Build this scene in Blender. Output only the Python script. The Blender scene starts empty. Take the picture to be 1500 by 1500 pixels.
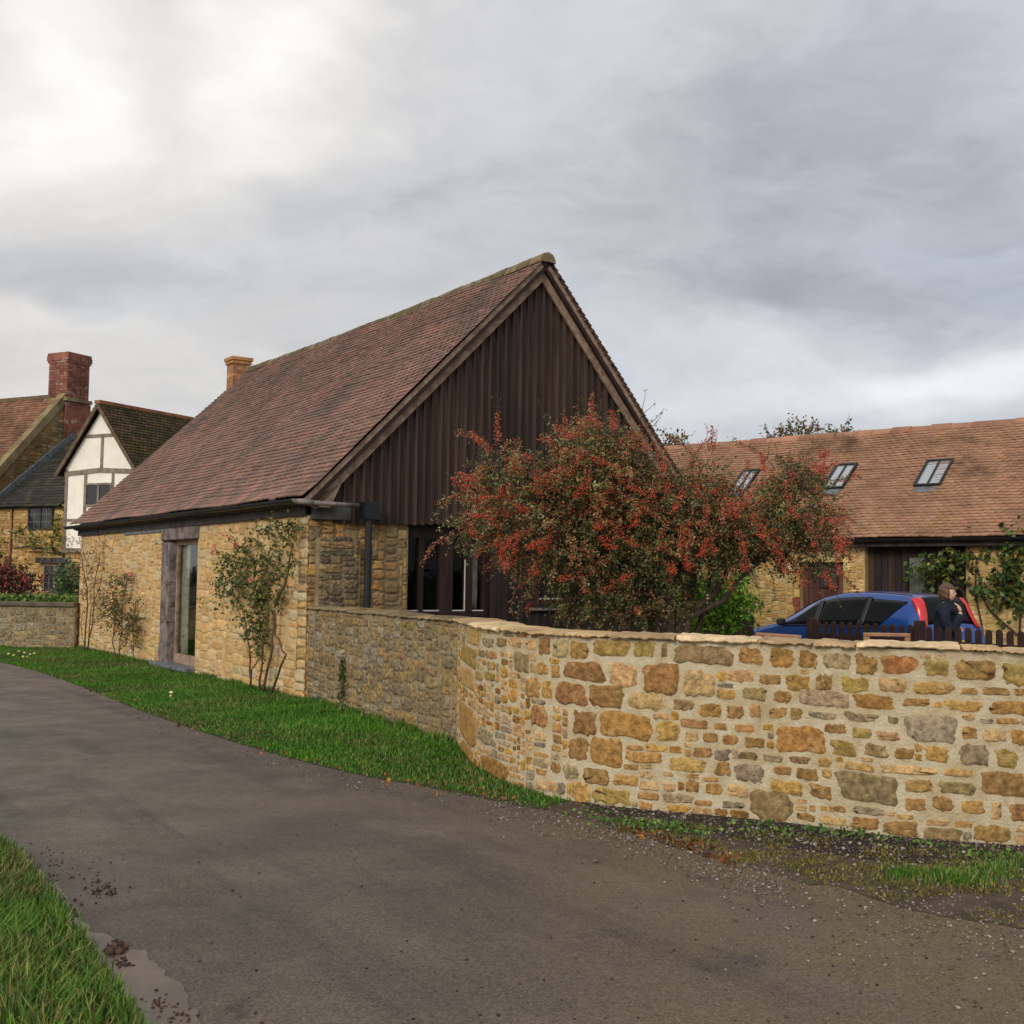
import bpy, bmesh, math, random
import numpy as np
from mathutils import Vector, Matrix
random.seed(11)
RNG = np.random.default_rng(5)
scene = bpy.context.scene
COL = scene.collection
rad = math.radians
U = random.uniform

def S(r, g, b, k=1.0):
    """sRGB 0-255 to linear, times k"""
    f = lambda c: (c/12.92 if c <= .04045 else ((c+.055)/1.055)**2.4)
    return tuple(k*f(c/255.0) for c in (r, g, b))

# ------------------------------------------------------------- camera
EYE = Vector((0, 0, 1.6))
PITCH, ROLL, FPX = rad(3.33), rad(0.8), 1700.0
CAMROT = Matrix.Rotation(rad(90)+PITCH, 3, 'X') @ Matrix.Rotation(ROLL, 3, 'Z')
def ray(px, py):
    return (CAMROT @ Vector(((px-750)/FPX, (750-py)/FPX, -1))).normalized()
def ground(px, py, z=0.0):
    d = ray(px, py); t = (z-EYE.z)/d.z
    return EYE + d*t
def onplane(px, py, P, n):
    d = ray(px, py)
    return EYE + d*((P-EYE).dot(n)/d.dot(n))
def atY(px, py, Y):
    d = ray(px, py); return EYE + d*(Y/d.y)
def proj(P):
    c = CAMROT.transposed() @ (Vector(P)-EYE)
    return 750+FPX*c.x/-c.z, 750-FPX*c.y/-c.z
def along_to_px(P, d, px, lo=-60, hi=60):
    """t so that P+t*d projects to image x = px"""
    best = None
    f = lambda t: proj(P+d*t)[0]-px
    a, b = lo, hi
    fa = f(a)
    for _ in range(80):
        m = (a+b)/2; fm = f(m)
        if (fm > 0) == (fa > 0): a, fa = m, fm
        else: b = m
    return (a+b)/2

cam = bpy.data.cameras.new('camera'); camo = bpy.data.objects.new('camera', cam); COL.objects.link(camo)
camo.matrix_world = Matrix.Translation(EYE) @ CAMROT.to_4x4()
cam.sensor_width = 36; cam.sensor_height = 36; cam.lens = 36*FPX/1500
cam.clip_start = .05; cam.clip_end = 3000
scene.camera = camo

# ------------------------------------------------------------- objects
def tag(o, label=None, cat=None, group=None, kind=None):
    if label: o['label'] = label
    if cat: o['category'] = cat
    if group: o['group'] = group
    if kind: o['kind'] = kind
    return o
def thing(name, loc, label, cat, group=None):
    o = bpy.data.objects.new(name, None); COL.objects.link(o)
    o.empty_display_size = .2
    o.location = loc
    return tag(o, label, cat, group)
def root_loc(p):
    return p.location.copy() if p.type == 'EMPTY' else Vector((0, 0, 0))   # parts sit at the world origin
def link(name, me, mat, parent=None, smooth=False):
    o = bpy.data.objects.new(name, me); COL.objects.link(o)
    for m in (mat if isinstance(mat, (list, tuple)) else [mat]): me.materials.append(m)
    if smooth:
        me.polygons.foreach_set('use_smooth', np.ones(len(me.polygons), bool))
    if parent is not None:
        o.parent = parent
        o.matrix_parent_inverse = Matrix.Translation(-root_loc(parent))   # meshes are written in world coordinates
    return o
def mesh_np(name, V, F, mat, parent=None, C=None, smooth=False):
    """V (n,3), F list of (m,k) arrays, C per-face colours (list matching F)"""
    if not isinstance(F, list): F = [F]; C = [C] if C is not None else None
    F = [np.asarray(f, np.int32) for f in F]
    me = bpy.data.meshes.new(name)
    V = np.asarray(V, np.float32)
    me.vertices.add(len(V)); me.vertices.foreach_set('co', V.ravel())
    loops = np.concatenate([f.ravel() for f in F])
    sizes = np.concatenate([np.full(len(f), f.shape[1], np.int32) for f in F])
    me.loops.add(len(loops)); me.loops.foreach_set('vertex_index', loops)
    me.polygons.add(len(sizes))
    starts = np.concatenate([[0], np.cumsum(sizes)[:-1]]).astype(np.int32)
    me.polygons.foreach_set('loop_start', starts)
    if C is not None:
        c = np.concatenate([np.asarray(x, np.float32).reshape(-1, 3) for x in C])
        c = np.concatenate([c, np.ones((len(c), 1), np.float32)], 1)
        at = me.attributes.new('Col', 'FLOAT_COLOR', 'CORNER')
        at.data.foreach_set('color', np.repeat(c, sizes, axis=0).ravel())
    me.update(calc_edges=True); me.validate()
    return link(name, me, mat, parent, smooth)

class MB:
    """collects polygons (world coordinates) and makes ONE mesh"""
    def __init__(s): s.v = []; s.f = []; s.c = []
    def poly(s, pts, col=(1, 1, 1)):
        n = len(s.v); s.v += [tuple(p) for p in pts]; s.f.append(tuple(range(n, n+len(pts)))); s.c.append(col)
    def add(s, V, F, col=(1, 1, 1)):
        n = len(s.v); s.v += [tuple(p) for p in V]
        for f in F: s.f.append(tuple(i+n for i in f)); s.c.append(col)
    def hexa(s, p, col=(1, 1, 1)):
        """8 points: bottom 4 (ccw from above), top 4"""
        s.add(p, [(3, 2, 1, 0), (4, 5, 6, 7), (0, 1, 5, 4), (1, 2, 6, 5), (2, 3, 7, 6), (3, 0, 4, 7)], col)
    def obox(s, o, a, b, c, col=(1, 1, 1), bev=0):
        """box from corner o spanned by vectors a,b,c"""
        o, a, b, c = map(Vector, (o, a, b, c))
        if a.cross(b).dot(c) < 0: a, b = b, a
        s.hexa([o, o+a, o+a+b, o+b, o+c, o+a+c, o+a+b+c, o+b+c], col)
    def box(s, x0, x1, y0, y1, z0, z1, col=(1, 1, 1)):
        s.obox((x0, y0, z0), (x1-x0, 0, 0), (0, y1-y0, 0), (0, 0, z1-z0), col)
    def beam(s, p, q, w, h, up=(0, 0, 1), col=(1, 1, 1)):
        p, q, up = Vector(p), Vector(q), Vector(up); d = (q-p)
        a = d.cross(up).normalized()*w; b = a.cross(d).normalized()*h
        s.obox(p-a/2-b/2, d, a, b, col)
    def tube(s, pts, r, n=8, col=(1, 1, 1), cap=True):
        pts = [Vector(p) for p in pts]
        if not isinstance(r, (list, tuple)): r = [r]*len(pts)
        rings = []; prev = None
        for i, p in enumerate(pts):
            d = (pts[min(i+1, len(pts)-1)]-pts[max(i-1, 0)])
            if d.length < 1e-9: d = Vector((0, 0, 1))
            d.normalize()
            if prev is None:
                a = d.orthogonal().normalized()
            else:
                a = prev-d*prev.dot(d)
                a = a.normalized() if a.length > 1e-6 else d.orthogonal().normalized()
            prev = a; b = d.cross(a)
            rings.append([p+(a*math.cos(2*math.pi*k/n)+b*math.sin(2*math.pi*k/n))*r[i] for k in range(n)])
        V = [q for R in rings for q in R]; F = []
        for i in range(len(pts)-1):
            for k in range(n):
                F.append((i*n+k, i*n+(k+1) % n, (i+1)*n+(k+1) % n, (i+1)*n+k))
        if cap:
            F.append(tuple(range(n-1, -1, -1))); F.append(tuple((len(pts)-1)*n+k for k in range(n)))
        s.add(V, F, col)
    def prism(s, pts, d, col=(1, 1, 1)):
        pts = [Vector(p) for p in pts]; d = Vector(d); n = len(pts)
        nn = Vector((0, 0, 0))
        for i in range(n): nn += (pts[i]-pts[0]).cross(pts[(i+1) % n]-pts[0])
        if nn.dot(d) > 0: pts = pts[::-1]
        V = pts+[p+d for p in pts]
        F = [tuple(range(n)), tuple(range(2*n-1, n-1, -1))]
        for i in range(n):
            j = (i+1) % n; F.append((j, i, i+n, j+n))
        s.add(V, F, col)
    def build(s, name, mat, parent=None, smooth=False, bevel=0):
        me = bpy.data.meshes.new(name); me.from_pydata(s.v, [], s.f)
        at = me.attributes.new('Col', 'FLOAT_COLOR', 'CORNER')
        c = []
        for f, k in zip(s.f, s.c): c += [k[0], k[1], k[2], 1.0]*len(f)
        at.data.foreach_set('color', c)
        me.validate(); me.update()
        o = link(name, me, mat, parent, smooth)
        if bevel:
            m = o.modifiers.new('bevel', 'BEVEL'); m.width = bevel; m.segments = 2; m.limit_method = 'ANGLE'
        return o

# ------------------------------------------------------------- materials
def newmat(name):
    m = bpy.data.materials.new(name); m.use_nodes = True
    nt = m.node_tree; b = nt.nodes['Principled BSDF']
    return m, nt, b
def N(nt, t, **kw):
    n = nt.nodes.new(t)
    for k, v in kw.items():
        if k in n.inputs: n.inputs[k].default_value = v
        else: setattr(n, k, v)
    return n
def mixc(nt, a, b, fac, mode='MIX'):
    n = nt.nodes.new('ShaderNodeMix'); n.data_type = 'RGBA'; n.blend_type = mode
    for s_, v in ((n.inputs[0], fac), (n.inputs[6], a), (n.inputs[7], b)):
        if hasattr(v, 'is_linked') or isinstance(v, bpy.types.NodeSocket): nt.links.new(v, s_)
        elif isinstance(v, (int, float)): s_.default_value = v
        else: s_.default_value = (*v[:3], 1)
    return n.outputs[2]
def noise(nt, scale, detail=4, rough=.6, vec=None, dist=0):
    n = N(nt, 'ShaderNodeTexNoise', Scale=scale, Detail=detail, Roughness=rough, Distortion=dist)
    if vec is not None: nt.links.new(vec, n.inputs['Vector'])
    return n.outputs['Fac']
def ramp(nt, fac, lo, hi):
    n = nt.nodes.new('ShaderNodeMapRange'); n.interpolation_type = 'SMOOTHSTEP'
    n.inputs['From Min'].default_value = lo; n.inputs['From Max'].default_value = hi
    nt.links.new(fac, n.inputs['Value']); return n.outputs['Result']
def coords(nt, scale=(1, 1, 1)):
    t = nt.nodes.new('ShaderNodeTexCoord'); m = nt.nodes.new('ShaderNodeMapping')
    m.inputs['Scale'].default_value = scale
    nt.links.new(t.outputs['Object'], m.inputs['Vector']); return m.outputs['Vector']
def bump(nt, b, h, strength=.5, dist=.02):
    n = N(nt, 'ShaderNodeBump', Strength=strength, Distance=dist)
    nt.links.new(h, n.inputs['Height']); nt.links.new(n.outputs['Normal'], b.inputs['Normal'])
def attr_col(nt):
    a = nt.nodes.new('ShaderNodeAttribute'); a.attribute_name = 'Col'; return a.outputs['Color']
def mat(name, base=None, dark=None, sc=8, rough=.85, spec=.3, bsc=40, bst=.4, bd=.01, blotch=None, stretch=(1, 1, 1), lo=.35, hi=.65, metal=0, amt=1.0):
    """attribute or flat base; noise mixes to `dark`; `blotch` = (colour, scale, lo, hi) stains"""
    m, nt, b = newmat(name)
    v = coords(nt, stretch)
    c = attr_col(nt) if base is None else None
    if dark is None:
        k = ramp(nt, noise(nt, sc, 6, .65, v), .3, .7)
        n = nt.nodes.new('ShaderNodeMapRange'); n.inputs['To Min'].default_value = 1-.3*amt; n.inputs['To Max'].default_value = 1+.25*amt
        nt.links.new(k, n.inputs['Value'])
        cc = nt.nodes.new('ShaderNodeCombineColor')
        for i in range(3): nt.links.new(n.outputs['Result'], cc.inputs[i])
        c = mixc(nt, c if c is not None else base, cc.outputs[0], 1.0, 'MULTIPLY')
    else:
        c = mixc(nt, c if c is not None else base, dark, ramp(nt, noise(nt, sc, 6, .65, v), lo, hi))
    if blotch:
        for bl in (blotch if isinstance(blotch, list) else [blotch]):
            c = mixc(nt, c, bl[0], ramp(nt, noise(nt, bl[1], 5, .7, v, .3), bl[2], bl[3]))
    nt.links.new(c, b.inputs['Base Color'])
    b.inputs['Roughness'].default_value = rough
    b.inputs['Specular IOR Level'].default_value = spec
    b.inputs['Metallic'].default_value = metal
    if bst: bump(nt, b, noise(nt, bsc, 5, .7, v), bst, bd)
    return m
def glassmat(name, tint=(.8, .85, .85), refl=1.0):
    m, nt, b = newmat(name); nt.nodes.remove(b)
    out = nt.nodes['Material Output']
    tr = N(nt, 'ShaderNodeBsdfTransparent'); tr.inputs[0].default_value = (*tint, 1)
    gl = N(nt, 'ShaderNodeBsdfGlossy'); gl.inputs['Roughness'].default_value = .02
    fr = N(nt, 'ShaderNodeFresnel', IOR=1.52)
    mx = nt.nodes.new('ShaderNodeMixShader')
    mul = nt.nodes.new('ShaderNodeMath'); mul.operation = 'MULTIPLY'; mul.inputs[1].default_value = refl; mul.use_clamp = True
    nt.links.new(fr.outputs[0], mul.inputs[0])
    nt.links.new(mul.outputs[0], mx.inputs[0]); nt.links.new(tr.outputs[0], mx.inputs[1]); nt.links.new(gl.outputs[0], mx.inputs[2])
    nt.links.new(mx.outputs[0], out.inputs[0]); return m

M = {}
M['stone'] = mat('stone', None, sc=22, bsc=42, bst=1.0, bd=.022, amt=1.5, rough=.95, spec=.15, blotch=[(S(196, 168, 120), 11, .55, .74), (S(96, 76, 50), 17, .62, .72), (S(206, 186, 146), 5, .64, .74)])
M['stone_barn'] = mat('stone_barn', None, sc=7, bsc=26, bst=.7, bd=.012, amt=.8, blotch=[(S(196, 160, 108), 3.0, .52, .75), (S(150, 112, 64), 9, .66, .76)])
M['stone_far'] = mat('stone_far', None, sc=3, bsc=12, bst=.6, bd=.03)
M['mortar_new'] = mat('mortar_new', S(214, 200, 168), S(194, 174, 136), sc=7, bsc=48, bst=1.0, bd=.020, blotch=(S(178, 158, 120), 2.2, .6, .76))
M['mortar_barn'] = mat('mortar_barn', S(208, 182, 136), S(190, 156, 102), sc=3, bsc=35, bst=.7, bd=.015, blotch=(S(190, 172, 140), .9, .58, .72))
M['mortar_old'] = mat('mortar_old', S(158, 140, 106), S(128, 110, 80), sc=4, bsc=35, bst=.8, bd=.02, blotch=(S(128, 120, 104), 1.3, .55, .7))
M['coping'] = mat('coping', None, sc=6, bsc=25, bst=.8, bd=.015, blotch=(S(110, 98, 76), 5, .6, .72))
M['tile'] = mat('tile', None, sc=1.1, rough=.72, spec=.4, bsc=60, bst=.3, bd=.004, amt=.7, blotch=[(S(88, 76, 68), .9, .48, .74), (S(82, 76, 52), 3.4, .62, .76), (S(160, 112, 92), 2.1, .62, .76), (S(60, 52, 46), 7, .70, .76)])
M['tile_bright'] = mat('tile_bright', None, sc=1.6, rough=.8, bsc=60, bst=.3, bd=.004, amt=.7, blotch=[(S(100, 76, 56), .6, .54, .70), (S(150, 122, 62), 1.7, .6, .74)])
M['tile_far'] = mat('tile_far', None, sc=.8, rough=.85, bsc=30, bst=.3, bd=.01, blotch=(S(80, 62, 45), .9, .5, .7))
M['slate_moss'] = mat('slate_moss', None, sc=1.2, rough=.85, bsc=20, bst=.4, bd=.01, blotch=[(S(64, 74, 26), 1.1, .55, .66), (S(150, 146, 132), 3.2, .72, .76)])
M['moss_ridge'] = mat('moss_ridge', S(118, 100, 72), S(84, 76, 46), sc=6, bsc=30, bst=.7, bd=.01)
M['board'] = mat('board', None, sc=9, rough=.75, bsc=60, bst=.4, bd=.004, stretch=(1, 1, .08), amt=1.2)
M['weathered'] = mat('weathered', S(164, 140, 120), S(122, 98, 80), sc=7, rough=.85, bsc=30, bst=.5, bd=.006, stretch=(1, 1, 1))
M['weathered_grey'] = mat('weathered_grey', S(138, 128, 122), S(92, 82, 76), sc=6, rough=.85, bsc=24, bst=.6, bd=.008, blotch=(S(74, 54, 40), 5, .56, .66))
M['fascia'] = mat('fascia', S(78, 72, 68), S(48, 44, 42), sc=6, rough=.8, bsc=30, bst=.3, bd=.004)
M['iron'] = mat('iron', S(26, 28, 31), S(16, 17, 19), sc=14, rough=.45, spec=.5, bsc=60, bst=.15, bd=.002)
M['brown_wood'] = mat('brown_wood', S(52, 34, 28), S(34, 22, 18), sc=10, rough=.6, bsc=50, bst=.25, bd=.003, stretch=(1, 1, .15))
M['white_paint'] = mat('white_paint', S(222, 216, 204), S(196, 188, 176), sc=6, rough=.6, bst=.1)
M['dark_room'] = mat('dark_room', S(70, 62, 56), S(40, 36, 34), sc=2, bst=.1)
M['curtain'] = mat('curtain', S(176, 170, 150), S(120, 122, 96), sc=14, rough=.9, bsc=30, bst=.2, bd=.004, lo=.5, hi=.62)
M['curtain_white'] = mat('curtain_white', S(214, 208, 198), S(176, 168, 160), sc=6, rough=.9, bst=.1)
M['glass'] = glassmat('glass', (.72, .76, .74), 1.0)
M['glass_side'] = glassmat('glass_side', (.92, .94, .93), .35)
M['glass_dim'] = glassmat('glass_dim', (.97, .98, .97), .14)
M['brick_red'] = mat('brick_red', None, sc=3, bsc=25, bst=.6, bd=.015, blotch=[(S(168, 150, 132), 2.6, .56, .64), (S(96, 62, 48), .9, .45, .7)])
M['brick_orange'] = mat('brick_orange', None, sc=4, bsc=30, bst=.5, bd=.01)
M['leaf'] = mat('leaf', None, sc=1.5, rough=.6, spec=.35, bst=0)
M['bark'] = mat('bark', S(88, 74, 60), S(52, 42, 34), sc=12, bsc=40, bst=.7, bd=.01)
M['berry'] = mat('berry', None, sc=20, rough=.35, spec=.5, bst=0)
M['grass'] = mat('grass', None, sc=.8, rough=.6, spec=.25, bst=0, amt=.8)
M['pebble'] = mat('pebble', None, sc=30, rough=.8, bsc=80, bst=.3, bd=.003)
M['lead'] = mat('lead', S(120, 124, 128), S(86, 90, 94), sc=8, rough=.5, spec=.4, bst=.3, bsc=20, bd=.005)
# ------------------------------------------------------------- sky and sun
SUN_DIR = Vector((-.42, -.78, .45)).normalized()      # towards the sun behind the cloud, behind left of the camera
w = bpy.data.worlds.new('World'); scene.world = w; w.use_nodes = True
nt = w.node_tree; bg = nt.nodes['Background']
sky = nt.nodes.new('ShaderNodeTexSky'); sky.sky_type = 'NISHITA'; sky.sun_disc = False
sky.sun_elevation = math.asin(SUN_DIR.z); sky.sun_rotation = math.atan2(SUN_DIR.x, SUN_DIR.y)
tc = nt.nodes.new('ShaderNodeTexCoord'); D = tc.outputs['Generated']
def vm(op, a, b=None, sc=None):
    n = nt.nodes.new('ShaderNodeVectorMath'); n.operation = op
    nt.links.new(a, n.inputs[0])
    if b is not None:
        if isinstance(b, bpy.types.NodeSocket): nt.links.new(b, n.inputs[1])
        else: n.inputs[1].default_value = b
    return n
def ma(op, a, b=None, clamp=False):
    n = nt.nodes.new('ShaderNodeMath'); n.operation = op; n.use_clamp = clamp
    for i, x in enumerate((a, b)):
        if x is None: continue
        if isinstance(x, bpy.types.NodeSocket): nt.links.new(x, n.inputs[i])
        else: n.inputs[i].default_value = x
    return n.outputs[0]
# wind-drawn cloud: horizontal stretching, warped by a broad noise
warp = nt.nodes.new('ShaderNodeTexNoise'); warp.inputs['Scale'].default_value = 2.2; warp.inputs['Detail'].default_value = 5
wsc = vm('MULTIPLY', D, (1, 1, 2.2)); nt.links.new(wsc.outputs[0], warp.inputs['Vector'])
wo = vm('SUBTRACT', warp.outputs['Color'], (.5, .5, .5)); wo2 = vm('MULTIPLY', wo.outputs[0], (.34, .34, .16))
wp2 = nt.nodes.new('ShaderNodeTexNoise'); wp2.inputs['Scale'].default_value = 9; wp2.inputs['Detail'].default_value = 6; nt.links.new(wsc.outputs[0], wp2.inputs['Vector'])
wq = vm('MULTIPLY', vm('SUBTRACT', wp2.outputs['Color'], (.5, .5, .5)).outputs[0], (.09, .09, .05)).outputs[0]
DW = vm('ADD', vm('ADD', D, wo2.outputs[0]).outputs[0], wq).outputs[0]
st = vm('MULTIPLY', DW, (1.0, 1.0, 2.4)).outputs[0]
n1 = noise(nt, 2.6, 7, .5, st); n2 = noise(nt, 8.0, 6, .55, st)
n4 = ramp(nt, noise(nt, 3.3, 9, .62, vm('ADD', st, (7.3, 1.9, 4.4)).outputs[0], .15), .38, .66)
base = ma('ADD', ma('MULTIPLY', n1, .34), ma('ADD', ma('MULTIPLY', n2, .17), ma('MULTIPLY', noise(nt, 22.0, 5, .6, st), .025)))       # ~ .27 mean
val = ma('ADD', ma('ADD', base, .305), ma('MULTIPLY', n4, .095))
# broad bright and dark parts of this cloud deck, as directions in the sky: (px, py, half-width x, half-width y, amount)
def lobe(px, py, sx, sy, amt):
    global val
    d = ray(px, py)
    right = Vector((d.y, -d.x, 0)).normalized(); up = right.cross(d)
    a = vm('DOT_PRODUCT', DW, tuple(right/(sx/FPX))).outputs['Value']; b = vm('DOT_PRODUCT', DW, tuple(up/(sy/FPX))).outputs['Value']
    c = vm('DOT_PRODUCT', DW, tuple(d)).outputs['Value']
    r2 = ma('ADD', ma('MULTIPLY', a, a), ma('MULTIPLY', b, b))
    g = ma('POWER', 2.718, ma('MULTIPLY', r2, -1.0))
    g = ma('MULTIPLY', g, ma('GREATER_THAN', c, 0.0))
    val = ma('ADD', val, ma('MULTIPLY', g, amt))
lobe(370, 120, 170, 120, .34); lobe(10, 130, 90, 110, .25); lobe(200, 60, 50, 60, -.06); lobe(-250, 60, 260, 330, .12)
lobe(190, 270, 330, 110, .10); lobe(680, 40, 260, 90, .02)
lobe(1180, 270, 420, 190, -.12); lobe(1350, 420, 330, 60, -.13); lobe(620, 330, 330, 70, -.05)
lobe(200, 400, 380, 45, -.05); lobe(60, 440, 240, 32, .08); lobe(100, 545, 300, 50, .02)
lobe(1430, 555, 190, 34, .32); lobe(1090, 500, 130, 45, .14); lobe(1000, 590, 160, 50, .10); lobe(900, 90, 130, 60, .05); lobe(1250, 600, 230, 26, .04)
s1 = vm('DOT_PRODUCT', D, tuple(SUN_DIR)).outputs['Value']
val = ma('ADD', val, ma('MULTIPLY', ma('POWER', ma('MAXIMUM', s1, 0.0), 5.0), .75))
val = ma('MAXIMUM', val, .30)
# thin cloud is bluish, thick cloud near the brightest part warm
cr = nt.nodes.new('ShaderNodeValToRGB'); nt.links.new(ma('MULTIPLY', val, .7), cr.inputs[0])
els = cr.color_ramp.elements
els[0].position = .18; els[0].color = (.26*.9, .285*.9, .315*.9, 1)
els[1].position = 1.0; els[1].color = (1.5, 1.45, 1.38, 1)
for p_, c_ in ((.30, (.41, .42, .445)), (.40, (.60, .61, .63)), (.52, (.80, .795, .785)), (.66, (1.0, .985, .965))):
    e = els.new(p_); e.color = (*c_, 1)
blue = ramp(nt, noise(nt, 3.4, 4, .5, st), .52, .70)
zz = nt.nodes.new('ShaderNodeSeparateXYZ'); nt.links.new(D, zz.inputs[0])
blue = ma('MULTIPLY', blue, ma('SUBTRACT', 1.0, ramp(nt, zz.outputs['Z'], .10, .36)))
cloud = mixc(nt, cr.outputs[0], (.86, .97, 1.12), ma('MULTIPLY', blue, .8), 'MULTIPLY')
cloud = mixc(nt, cloud, mixc(nt, (1.035, 1.0, .965), (.965, .99, 1.03), ramp(nt, zz.outputs['X'], -.42, .36)), 1.0, 'MULTIPLY')
c10 = vm('MULTIPLY', cloud, (10, 10, 10)).outputs[0]
low = ramp(nt, zz.outputs['Z'], -.05, .0)
final = mixc(nt, c10, sky.outputs[0], .06)
nt.links.new(final, bg.inputs['Color']); bg.inputs['Strength'].default_value = .1
sun = bpy.data.lights.new('sun', 'SUN'); sun.energy = 1.5; sun.angle = rad(22); sun.color = (1, .96, .90)
suno = bpy.data.objects.new('sun', sun); COL.objects.link(suno)
suno.rotation_euler = (-SUN_DIR).to_track_quat('-Z', 'Y').to_euler(); suno.location = (-20, -20, 20)
scene.view_settings.view_transform = 'Standard'; scene.view_settings.look = 'None'
scene.view_settings.exposure = 0.0; scene.view_settings.gamma = 1
scene.render.engine = 'CYCLES'
scene.cycles.use_denoising = True
scene.cycles.max_bounces = 8; scene.cycles.transparent_max_bounces = 16
# ------------------------------------------------------------- stone work
def pack(W, H, fixed=(), wr=(.12, .34), hr=(.08, .16), cell=.015, rng=RNG, minw=.05, minh=.035, split=.25, keep=None):
    """rubble packing in a W x H rectangle: returns (s0,z0,s1,z1,colour or None)"""
    nx, nz = int(W/cell), int(H/cell)
    occ = np.zeros((nx, nz), bool); out = []
    if keep is not None:
        for i in range(nx):
            for j in range(nz):
                if not keep((i+.5)*cell, (j+.5)*cell): occ[i, j] = True
    for f in fixed:
        a, b, c, d = f[:4]
        i0, i1, j0, j1 = [int(round(q/cell)) for q in (a, c, b, d)]
        if i1 <= 0 or i0 >= nx: continue
        occ[max(i0, 0):max(i1, 0), max(j0, 0):max(j1, 0)] = True; out.append(tuple(f))
    j = 0
    while j < nz:
        i = 0; ch = rng.uniform(*hr)
        while i < nx:
            if occ[i, j]: i += 1; continue
            w_ = max(3, int(rng.uniform(*wr)/cell)); h_ = max(2, int(ch*rng.uniform(.75, 1.2)/cell))
            if rng.random() < split: h_ = max(2, h_//2)
            e = i
            while e < nx and e < i+w_ and not occ[e, j]: e += 1
            k = j
            while k < nz and k < j+h_ and not occ[i:e, k].any(): k += 1
            if nx-e < 3 and not occ[e:, j].any(): e = nx
            occ[i:e, j:k] = True
            if (e-i)*cell >= minw and (k-j)*cell >= minh:
                out.append((i*cell, j*cell, e*cell, k*cell, None))
            i = e
        j += 1
    return out
def stone_mesh(name, rects, P, palette, m, parent, gap=.008, proud=.014, irr=.10, nseg=26, rng=RNG, cj=.10, boxy=9.0):
    """rough squared stones standing `proud` of the mortar; P(s,z,out) -> world point"""
    V = []; Q = []; T = []; CQ = []; CT = []; base = 0
    th = (np.linspace(0, 2*np.pi, nseg, endpoint=False)+np.pi/nseg)
    for (a, b, c, d, col) in rects:
        g = gap*rng.uniform(.5, 1.5)
        cx, cz, hw, hh = (a+c)/2, (b+d)/2, (c-a)/2-g, (d-b)/2-g
        if hw < .012 or hh < .008: continue
        n = rng.uniform(boxy*.35, boxy*1.5); ct, sn = np.cos(th), np.sin(th)
        rr = (np.abs(ct)**n+np.abs(sn)**n)**(-1/n)
        lowf = 1+irr*.9*(rng.normal(0, .5)*np.cos(2*th+rng.uniform(0, 6))+rng.normal(0, .5)*np.cos(3*th+rng.uniform(0, 6))+rng.normal(0, .35)*np.cos(5*th+rng.uniform(0, 6)))
        mn = min(hw, hh)
        jx = rng.normal(0, min(.0065, mn*.11), nseg); jz = rng.normal(0, min(.0065, mn*.11), nseg)
        lowf = np.minimum(lowf, 1.05)
        sk = rng.normal(0, .07)*hh; kp_ = rng.normal(0, .06)
        px = hw*rr*ct*lowf*(1+kp_*sn)+jx; pz = hh*rr*sn*lowf+sk*ct+jz
        pr = proud*rng.uniform(.5, 1.5); rq = min(1.0, mn/.07)
        tl, tt = rng.normal(0, .22), rng.normal(0, .22)
        i1 = 1-min(.15, .004/mn); i2 = max(.62, 1-.024/mn)
        for sc_, ou, rough in ((1.0, -.004, 0), (i1, .85, .22), (i2*.97, 1.0, .22), (i2*.5, 1.0, .20)):
            o = ou if ou < 0 else np.maximum(pr*(ou*(1+tl*px/hw*.4+tt*pz/hh*.4)+rng.normal(0, rough*rq, nseg)), .001)
            o = np.broadcast_to(o, (nseg,))
            for k in range(nseg): V.append(P(cx+px[k]*sc_, cz+pz[k]*sc_, float(o[k])))
        V.append(P(cx, cz, pr))
        if col is None: col = palette[rng.choice(len(palette))]
        k = 1+rng.normal(0, cj); cc = np.clip(np.array(col)*k*(1+rng.normal(0, .03, 3)), .005, .95)
        for r in range(3):
            for q in range(nseg):
                q2 = (q+1) % nseg
                Q.append((base+r*nseg+q, base+r*nseg+q2, base+(r+1)*nseg+q2, base+(r+1)*nseg+q)); CQ.append(cc)
        for q in range(nseg):
            T.append((base+3*nseg+q, base+3*nseg+(q+1) % nseg, base+4*nseg)); CT.append(cc)
        base += 4*nseg+1
    return mesh_np(name, V, [np.array(Q), np.array(T)], m, parent, [np.array(CQ), np.array(CT)], smooth=True)
def planeP(O, e, n):
    O, e, n = Vector(O), Vector(e), Vector(n)
    return lambda s, z, o: tuple(O+e*s+n*o+Vector((0, 0, z)))

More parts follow.
